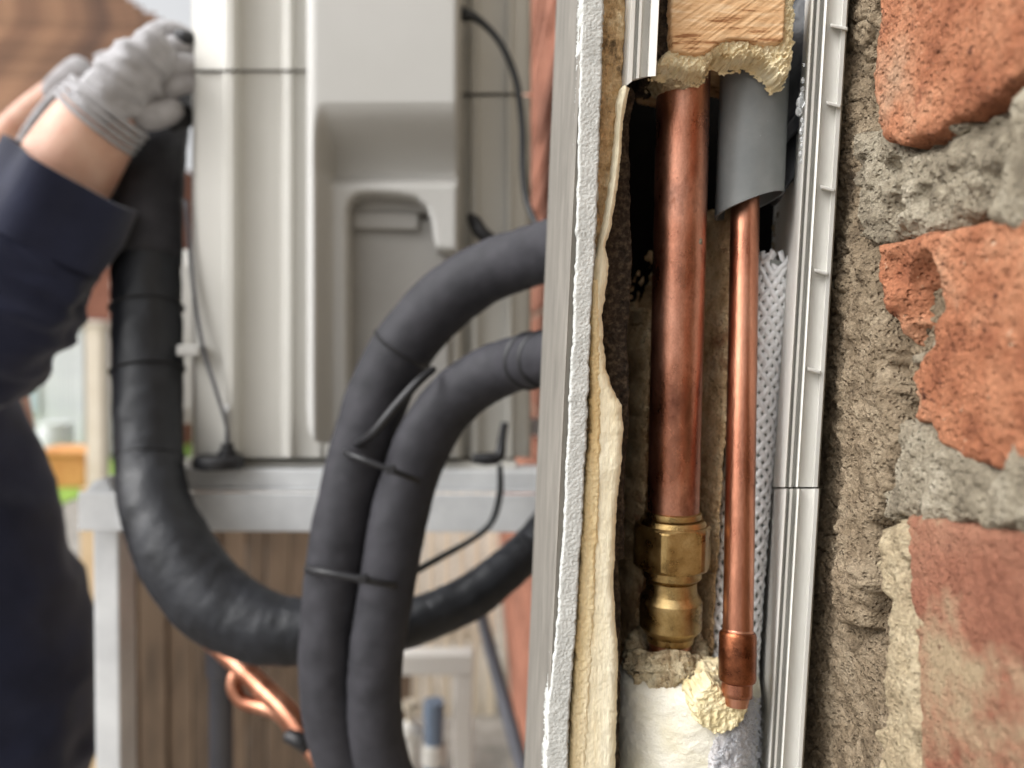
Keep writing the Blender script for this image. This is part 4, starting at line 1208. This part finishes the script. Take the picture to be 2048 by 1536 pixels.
# ================================================================== BELOW THE UNIT
# timber fence across the garden
fence = thing('timber_fence', tuple(np.array([Q(500, 1100, 2.4)[0], 2.4, 0.0])), 'low weathered brown timber fence behind the legs of the stand', 'fence')
x = 160.0
k = 0
while x < 800:
    w = random.uniform(36, 62)
    m = MT['fence_tan'] if x < 200 else MT['fence']
    p, q = Q(x, 1400, 2.4), Q(x + w - 3, 1400, 2.4)
    box('board', (p[0], 2.4 + random.uniform(-.01, .01), 0.0), (q[0], 2.425 + random.uniform(0, .01), 1.03 + random.uniform(-.01, .01)), m, fence, bevel=0.003)
    x += w; k += 1
p, q = Q(160, 1400, 2.43), Q(800, 1400, 2.43)
for z in (0.25, 0.85):
    box('fence_rail', (p[0], 2.445, z), (q[0], 2.48, z + .07), MT['fence'], fence, bevel=0.003)
slat = thing('slatted_screen', tuple(np.array([Q(880, 1100, 3.0)[0], 3.0, 0.0])), 'cream slatted screen beyond the fence, seen past the hose pair', 'screen')
x = 790.0
while x < 985:
    p, q = Q(x, 1200, 3.0), Q(x + 24, 1200, 3.0)
    box('slat', (p[0], 3.0, 0.0), (q[0], 3.02, 1.15), MT['cream'], slat, bevel=0.003)
    x += 30
p, q = Q(785, 1200, 3.03), Q(990, 1200, 3.03)
for z in (0.3, 1.0):
    box('screen_rail', (p[0], 3.024, z), (q[0], 3.06, z + .05), MT['cream'], slat, bevel=0.003)
# white frame, blue pipe, strut, dark pipe
fr = thing('tube_trestle', tuple(np.array([Q(860, 1400, 1.25)[0], 1.25, 0.0])), 'white square-tube trestle standing low by the wall behind the hose pair', 'trestle')
zt2 = Q(860, 1310, 1.25)[2]; zb2 = Q(860, 1352, 1.25)[2]
box('top_bar', (Q(640, 1310, 1.25)[0], 1.25, zb2), (Q(947, 1310, 1.25)[0], 1.285, zt2), MT['whitepaint'], fr, bevel=0.003)
box('upright', (Q(908, 1400, 1.25)[0], 1.252, 0.0), (Q(945, 1400, 1.25)[0], 1.283, zb2 - .001), MT['whitepaint'], fr, bevel=0.003)
box('upright', (Q(642, 1400, 1.25)[0], 1.252, 0.0), (Q(675, 1400, 1.25)[0], 1.283, zb2 - .001), MT['whitepaint'], fr, bevel=0.003)
bpipe = thing('blue_pipe', tuple(np.array([Q(865, 1500, 1.15)[0], 1.15, 0.0])), 'blue-grey plastic pipe with a white joint inside the white frame', 'pipe')
c = Q(867, 1500, 1.15); ct = Q(867, 1402, 1.15)
lathe('pipe_body', (c[0], 1.15, 0.0), (c[0], 1.15, ct[2]), [(0, .0150), (.97, .0150), (.971, .0165), (1, .016)], MT['bluepipe'], bpipe, seg=24)
lathe('joint', (c[0], 1.15, c[2] - .022), (c[0], 1.15, c[2] + .012), [(0, .016), (.1, .0182), (.9, .0182), (1, .016)], MT['whitepaint'], bpipe, seg=24)
tk = thing('water_tap', tuple(Q(820, 1480, 1.16)), 'small white valve beside the blue pipe', 'valve')
c = Q(820, 1465, 1.16)
lathe('valve_body', c + np.array([-.004, 0, -.015]), c + np.array([.004, 0, .018]), [(0, .008), (.3, .019), (.7, .019), (1, .008)], MT['whitepaint'], tk, seg=24)
lathe('valve_stem', c + np.array([0, 0, .015]), c + np.array([0, 0, .05]), [(0, .006), (.7, .006), (.7, .012), (1, .012)], MT['cream'], tk, seg=16)
tube('valve_outlet', [c + np.array([0, 0, -.01]), c + np.array([0, 0, -.08]), c + np.array([0, 0, -.25])], 0.010, MT['whitepaint'], tk, seg=14, n=3)
o = pxtube('leaning_strut', [(955, 1190, 1.05, 12), (968, 1250, 1.05, 12), (1000, 1370, 1.0, 14), (1035, 1500, .95, 15), (1075, 1640, .92, 15)], MT['greystrut'], None, seg=14, n=4)
tag(o, 'grey steel strut slanting across the brick wall at the bottom', 'strut')
dp = thing('dark_pipe', tuple(np.array([Q(442, 1500, .75)[0], .75, 0.0])), 'dark grey upright drain pipe under the taped hose', 'pipe')
c = Q(442, 1450, .75); ct = Q(442, 1292, .75)
lathe('pipe_body', (c[0], .75, 0.0), (c[0], .75, ct[2]), [(0, .0115), (1, .0115)], MT['darkpipe'], dp, seg=24)
lathe('socket', (c[0], .75, ct[2] - .03), (c[0], .75, ct[2] + .002), [(0, .012), (.05, .0138), (.95, .0138), (1, .0120)], MT['darkpipe'], dp, seg=24)

# ================================================================== FAR GARDEN, LEFT
house = thing('brick_house', tuple(np.array([Q(100, 600, 10.6)[0], 10.6, 0.0])), 'neighbouring brick house with a brown tiled hip roof', 'house')
e0, e1 = Q(-700, 300, 10.6), Q(330, 300, 10.6)
zeave = Q(100, 292, 10.2)[2]
box('wall', (e0[0], 10.6, 0.0), (e1[0], 16.0, zeave), MT['brick_far'], house, bevel=0)
hip = [(330, 285), (345, 60), (250, 0), (60, -110), (-400, -380)]
hy = [h[1] for h in hip][::-1]; hx = [h[0] for h in hip][::-1]
NC = 26
for k in range(NC):
    t0, t1 = k / NC, (k + 1) / NC
    Y0, Y1 = 10.2 + 5.6 * t0, 10.2 + 5.6 * t1
    z0, z1 = zeave - .05 + 5.0 * t0, zeave - .05 + 5.0 * t1
    # right end of the course follows the hip
    r = (np.array([0, Y0, z0]) - CAM)
    def pyrow(Y, z):
        best = min(range(-900, 400, 5), key=lambda yy: abs(Q(100, yy, Y)[2] - z))
        return best
    xr0 = Q(np.interp(pyrow(Y0, z0), hy, hx), 0, Y0)[0]
    xr1 = Q(np.interp(pyrow(Y1, z1), hy, hx), 0, Y1)[0]
    xl = e0[0] - 1
    th = 0.16
    V = [(xl, Y0 - .05, z0 + .0), (xr0, Y0 - .05, z0), (xr1, Y1, z1), (xl, Y1, z1), (xl, Y0 - .05, z0 + th), (xr0, Y0 - .05, z0 + th), (xr1, Y1, z1 + th * .4), (xl, Y1, z1 + th * .4)]
    mesh('tile_course', V, [(0, 1, 2, 3), (4, 5, 6, 7), (0, 1, 5, 4), (1, 2, 6, 5), (2, 3, 7, 6), (3, 0, 4, 7)], MT['rooftile'], house, smooth=False)
box('fascia', (e0[0] - 1, 10.12, zeave - .22), (e1[0] + .05, 10.16, zeave - .055), MT['rooftile'], house, bevel=0)
win0, win1 = Q(20, 660, 10.55), Q(120, 560, 10.55)
wn_ = box('window', (win0[0], 10.54, win0[2]), (win1[0], 10.59, win1[2]), MT['whitepvc'], house, bevel=0.01)
box('pane', (win0[0] + .08, 10.525, win0[2] + .08), (win1[0] - .08, 10.535, win1[2] - .08), MT['glass'], wn_, bevel=0)

shed = thing('garden_shed', tuple(np.array([Q(90, 900, 9.4)[0], 9.4, 0.0])), 'small white boarded garden shed on the far side of the lawn', 'shed')
x = -60.0
sx1 = Q(166, 800, 9.4)[0]; sx0 = Q(-60, 800, 9.4)[0]
ztop = Q(100, 650, 9.4)[2]
while x < 166:
    p, q = Q(x, 800, 9.4), Q(x + 16, 800, 9.4)
    box('board', (p[0], 9.4, 0.25), (q[0], 9.43, ztop - .02), MT['glass'] if 70 < x < 1 else MT['whitepvc'], shed, bevel=0.008)
    x += 19
box('shed_body', (sx0, 9.44, 0.0), (sx1, 11 - .6, ztop - .03), MT['whitepvc'], shed, bevel=0)
box('shed_roof', (sx0 - .1, 9.32, ztop), (sx1 + .06, 10.5, ztop + .07), MT['whitepvc'], shed, bevel=0.01)
p, q = Q(30, 830, 9.38), Q(78, 740, 9.38)
sw = box('shed_window', (p[0], 9.37, p[2]), (q[0], 9.395, q[2]), MT['whitepvc'], shed, bevel=0.01)
box('pane', (p[0] + .03, 9.36, p[2] + .03), (q[0] - .03, 9.368, q[2] - .03), MT['glass'], sw, bevel=0)
gp = thing('garden_post', tuple(np.array([Q(188, 900, 7.0)[0], 7.0, 0.0])), 'cream garden post at the edge of the lawn', 'post')
p, q = Q(172, 900, 7.0), Q(204, 900, 7.0)
box('post_shaft', (p[0], 7.0, 0), (q[0], 7.14, Q(188, 650, 7)[2]), MT['cream'], gp, bevel=0.01)
box('post_cap', (p[0] - .02, 6.98, Q(188, 650, 7)[2]), (q[0] + .02, 7.16, Q(188, 650, 7)[2] + .03), MT['cream'], gp, bevel=0.01)
pl = thing('terracotta_planter', tuple(np.array([Q(145, 960, 8.0)[0], 8.0, 0.012])), 'orange terracotta trough planter on the lawn', 'planter')
p, q = Q(100, 955, 8.0), Q(192, 905, 8.0)
V = [(p[0] + .04, 7.85, .012), (q[0] - .04, 7.85, .012), (q[0] - .04, 8.15, .012), (p[0] + .04, 8.15, .012), (p[0], 7.8, q[2]), (q[0], 7.8, q[2]), (q[0], 8.2, q[2]), (p[0], 8.2, q[2])]
mesh('trough', V, boxVF((0, 0, 0), (1, 1, 1))[1], MT['terracotta'], pl, smooth=False, bevel=0.01)
box('trough_rim', (p[0] - .03, 7.77, q[2]), (q[0] + .03, 8.23, q[2] + .05), MT['terracotta'], pl, bevel=0.01)
pt = thing('white_pot', tuple(np.array([Q(112, 930, 8.8)[0], 8.8, 0.012])), 'round white garden pot in front of the shed', 'pot')
c = Q(112, 900, 8.8)
lathe('pot_body', (c[0], 8.8, .012), (c[0], 8.8, Q(112, 845, 8.8)[2]), [(0, .10), (.3, .17), (.7, .19), (.95, .16), (1, .18)], MT['whitepvc'], pt, seg=24)

# ================================================================== THE PERSON
def skin(name, nodes, edges, m, parent, root=0, levels=2, folds=0.0, fscale=9.0):
    """nodes: world position + (rx, ry)"""
    me = bpy.data.meshes.new(name)
    P = np.array([n_[:3] for n_ in nodes], float)
    org = np.array([P[:, 0].mean(), P[:, 1].mean(), P[:, 2].min()])
    me.from_pydata([tuple(p_ - org) for p_ in P], edges, [])
    o = bpy.data.objects.new(name, me); COL.objects.link(o)
    o.modifiers.new("skin", 'SKIN')
    sk = me.skin_vertices[0].data
    for i, n_ in enumerate(nodes):
        r = n_[3]
        sk[i].radius = (r, n_[4] if len(n_) > 4 else r)
        sk[i].use_root = (i == root)
    sb = o.modifiers.new("sub", 'SUBSURF'); sb.levels = levels; sb.render_levels = levels
    bpy.context.view_layer.update()
    dg = bpy.context.evaluated_depsgraph_get()
    nm = bpy.data.meshes.new_from_object(o.evaluated_get(dg))
    o.modifiers.clear()
    old = o.data
    o.data = nm
    bpy.data.meshes.remove(old)
    nm.name = name
    nm.materials.clear(); nm.materials.append(m)
    if folds:
        co = np.zeros(len(nm.vertices) * 3); nm.vertices.foreach_get("co", co); co = co.reshape(-1, 3)
        no = np.zeros(len(nm.vertices) * 3); nm.vertices.foreach_get("normal", no); no = no.reshape(-1, 3)
        sh = co * np.array([1, 1, 1.6]) + np.stack([co[:, 2], 0 * co[:, 0], co[:, 0]], 1) * 0.6
        co = co + no * (folds * (fbm(sh, fscale, 3, 5, 0.5, True) - 0.3))[:, None]
        nm.vertices.foreach_set("co", co.ravel()); nm.update()
    nm.polygons.foreach_set("use_smooth", np.ones(len(nm.polygons), bool))
    if parent is not None:
        o.parent = parent
        org = org - wpos(parent)
    o.location = tuple(org)
    return o

def N_(px, py, Y, r, r2=None):
    p = Q(px, py, Y)
    return (p[0], p[1], p[2], r * Y / FPX, (r2 or r) * Y / FPX)

YA = 0.72
hipX = Q(-150, 1500, 0.80)
person = thing('person', (hipX[0], 0.80, 0.0), 'person in a navy work jacket and grey gloves reaching up to hold the taped hose', 'person')
sh_r = N_(-330, 330, 0.72, 115)
# body: one figure under the clothes (legs, trunk, neck, head, arms)
hd = Q(-430, 60, 0.86)
bx_ = hipX[0]
Yb = 0.84
body_nodes = [
    (bx_, Yb, 1.00, .13, .11),                       # 0 pelvis
    (bx_ - .03, Yb, 1.20, .12, .10),                 # 1
    (bx_ - .06, Yb, 1.42, .14, .11),                 # 2 chest
    (bx_ - .07, Yb, 1.60, .07, .07),                 # 3 neck base
    (bx_ - .06, Yb, 1.68, .052, .052),               # 4 neck
    (bx_ - .045, Yb, 1.76, .075, .085),              # 5 head
    (bx_ - .035, Yb, 1.86, .072, .085),              # 6
    (bx_ - .07, Yb - .17, 1.55, .055, .055),         # 7 near shoulder
    N_(-150, 700, .66, 62),                          # 8 near elbow
    N_(60, 450, .66, 92),                            # 9 forearm
    N_(140, 335, .66, 92),                           # 10
    N_(200, 235, .66, 80),                           # 11 wrist
    N_(250, 180, .665, 60, 50),                           # 12 into the glove
    (bx_ - .07, Yb + .17, 1.55, .055, .055),         # 13 far shoulder
    N_(-90, 390, 1.0, 60),         # 14 far elbow
    N_(-20, 320, 1.02, 44),                          # 15 far forearm
    N_(70, 225, 1.04, 36),                           # 16 far wrist
    N_(140, 170, 1.05, 32),                          # 17
    (bx_, Yb - .10, 0.88, .095, .095), (bx_ + .03, Yb - .11, .50, .065, .065), (bx_ - .02, Yb - .11, .09, .045, .045), (bx_ + .11, Yb - .11, .03, .035, .03),
    (bx_, Yb + .10, 0.88, .095, .095), (bx_ + .03, Yb + .11, .50, .065, .065), (bx_ - .02, Yb + .11, .09, .045, .045), (bx_ + .11, Yb + .11, .03, .035, .03)]
body_edges = [(0, 1), (1, 2), (2, 3), (3, 4), (4, 5), (5, 6), (2, 7), (7, 8), (8, 9), (9, 10), (10, 11), (11, 12), (2, 13), (13, 14), (14, 15), (15, 16), (16, 17),
              (0, 18), (18, 19), (19, 20), (20, 21), (0, 22), (22, 23), (23, 24), (24, 25)]
skin('body', body_nodes, body_edges, MT['skin'], person)
# jacket trunk
jn = [(bx_ - .01, Yb - .02, 0.98, .165, .17), (bx_ + .005, Yb - .02, 1.08, .165, .17), (bx_ - .005, Yb - .02, 1.18, .158, .165), (bx_ - .045, Yb, 1.30, .152, .16), (bx_ - .115, Yb, 1.42, .145, .17), (bx_ - .12, Yb, 1.54, .105, .13), (bx_ - .10, Yb, 1.60, .072, .075)]
skin('jacket', jn, [(i, i + 1) for i in range(len(jn) - 1)], MT['jacket'], person, levels=4, folds=0.012, fscale=7)
# near sleeve with its wide turned cuff
sn = [(bx_ - .075, Yb - .10, 1.56, .085, .085), N_(-330, 420, .70, 150), N_(-210, 645, .655, 150), N_(-115, 725, .65, 150), N_(-60, 695, .645, 154), N_(0, 600, .645, 152), N_(58, 500, .645, 136), N_(90, 448, .645, 130)]
skin('sleeve', sn, [(i, i + 1) for i in range(len(sn) - 1)], MT['jacket'], person, levels=4, folds=0.011, fscale=12)
def band(name, p0, p1, r0, r1, m, parent, wall_=0.004, seg=48, disp=0.0):
    rows = [(0.0, r0 - wall_), (0.0, r0), (0.5, (r0 + r1) / 2 + wall_ * .4), (1.0, r1), (1.0, r1 - wall_), (0.7, r1 - wall_ * 1.5)]
    return lathe(name, p0, p1, rows, m, parent, seg=seg, disp=(lambda P: disp * fbm(P, 30, 2, 3)) if disp else None)
band('cuff', Q(72, 476, .645), Q(150, 352, .645), 132 * .645 / FPX, 118 * .645 / FPX, MT['jacket'], person, disp=0.010)
fsn = [(bx_ - .075, Yb + .10, 1.56, .085, .085), (bx_ - .03, Yb + .20, 1.56, .075, .075), N_(-110, 400, 1.0, 76)]
skin('sleeve', fsn, [(0, 1), (1, 2)], MT['jacket'], person)
# trousers and boots
tn = [(bx_ - .01, Yb, .99, .14, .13), (bx_, Yb - .10, 0.86, .11, .11), (bx_ + .03, Yb - .11, .50, .085, .085), (bx_ - .02, Yb - .11, .12, .07, .07), (bx_, Yb + .10, 0.86, .11, .11), (bx_ + .03, Yb + .11, .50, .085, .085), (bx_ - .02, Yb + .11, .12, .07, .07)]
skin('trousers', tn, [(0, 1), (1, 2), (2, 3), (0, 4), (4, 5), (5, 6)], MT['trousers'], person)
for s in (-1, 1):
    skin('boot', [(bx_ - .03, Yb + s * .11, .14, .055, .055), (bx_ - .02, Yb + s * .11, .055, .055, .05), (bx_ + .08, Yb + s * .11, .045, .048, .042), (bx_ + .14, Yb + s * .11, .04, .04, .036)], [(0, 1), (1, 2), (2, 3)], MT['tie'], person)
# head details: hair, nose, ears
skin('hair', [(bx_ - .075, Yb, 1.80, .075, .08), (bx_ - .055, Yb, 1.88, .078, .085), (bx_ + .0, Yb, 1.915, .05, .06)], [(0, 1), (1, 2)], MT['hair'], person)
skin('nose', [(bx_ + .03, Yb, 1.80, .012, .012), (bx_ + .048, Yb, 1.775, .014, .016)], [(0, 1)], MT['skin'], person)
# gloves
def glove(parent):
    g = skin('glove', [N_(194, 246, .66, 86, 62), N_(212, 222, .66, 84, 62), N_(246, 184, .66, 90, 60), N_(282, 150, .665, 98, 56), N_(316, 128, .67, 96, 48), N_(338, 118, .675, 84, 42)], [(0, 1), (1, 2), (2, 3), (3, 4), (4, 5)], MT['glove'], parent, levels=4, folds=0.007, fscale=26)
    # four fingers folded over the hose and behind the casing, thumb along the underside
    base = [(322, 58, .672), (346, 88, .664), (358, 124, .662), (358, 160, .666)]
    for i, (x, y, Y) in enumerate(base):
        skin('finger', [N_(x - 34, y + 26, .675, 25), N_(x - 6, y + 6, Y, 24), N_(x + 26, y + 4, Y + .004, 21), N_(x + 52, y + 18, Y + .03, 20), N_(x + 44, y + 34, Y + .07, 18)], [(0, 1), (1, 2), (2, 3), (3, 4)], MT['glove'], g, levels=3)
    skin('thumb', [N_(262, 222, .665, 34), N_(298, 236, .664, 31), N_(334, 226, .67, 27), N_(362, 208, .68, 23)], [(0, 1), (1, 2), (2, 3)], MT['glove'], g, levels=3)
    skin('palm_coating', [N_(330, 246, .69, 24), N_(358, 238, .69, 26), N_(386, 220, .70, 24)], [(0, 1), (1, 2)], MT['glove_dark'], g)
    skin('fingertip_coating', [N_(352, 66, .665, 10), N_(370, 74, .66, 14), N_(392, 84, .68, 16)], [(0, 1), (1, 2)], MT['glove_dark'], g)
    for k in range(4):      # ribs of the knitted cuff
        p0 = Q(190 + 9 * k, 252 - 11 * k, .66); p1 = Q(196 + 9 * k, 245 - 11 * k, .66)
        r_ = 88 * .66 / FPX
        lathe('cuff_rib', p0, p1, [(0, r_ * .90), (.3, r_ * .93), (.7, r_ * .93), (1, r_ * .90)], MT['glove'], g, seg=40)
    return g
glove(person)
g2 = skin('glove', [N_(100, 208, .98, 34), N_(125, 186, .98, 38), N_(160, 160, .98, 44), N_(195, 140, .98, 44)], [(0, 1), (1, 2), (2, 3)], MT['glove'], person)
for i, (x, y) in enumerate([(205, 118), (214, 134), (216, 152), (210, 168)]):
    skin('finger', [N_(x - 15, y + 6, .98, 16), N_(x + 20, y - 4, .98, 15), N_(x + 44, y + 2, .97, 14), N_(x + 56, y + 20, .95, 12)], [(0, 1), (1, 2), (2, 3)], MT['glove'], g2)
skin('thumb', [N_(160, 170, .95, 18), N_(190, 184, .93, 16), N_(206, 182, .92, 13)], [(0, 1), (1, 2)], MT['glove'], g2)
pxtube('glove_strap', [(38, 292, .80, 9), (62, 252, .80, 10), (92, 212, .80, 11), (122, 182, .80, 10), (150, 160, .78, 8)], MT['glove'], person, seg=12, n=6)
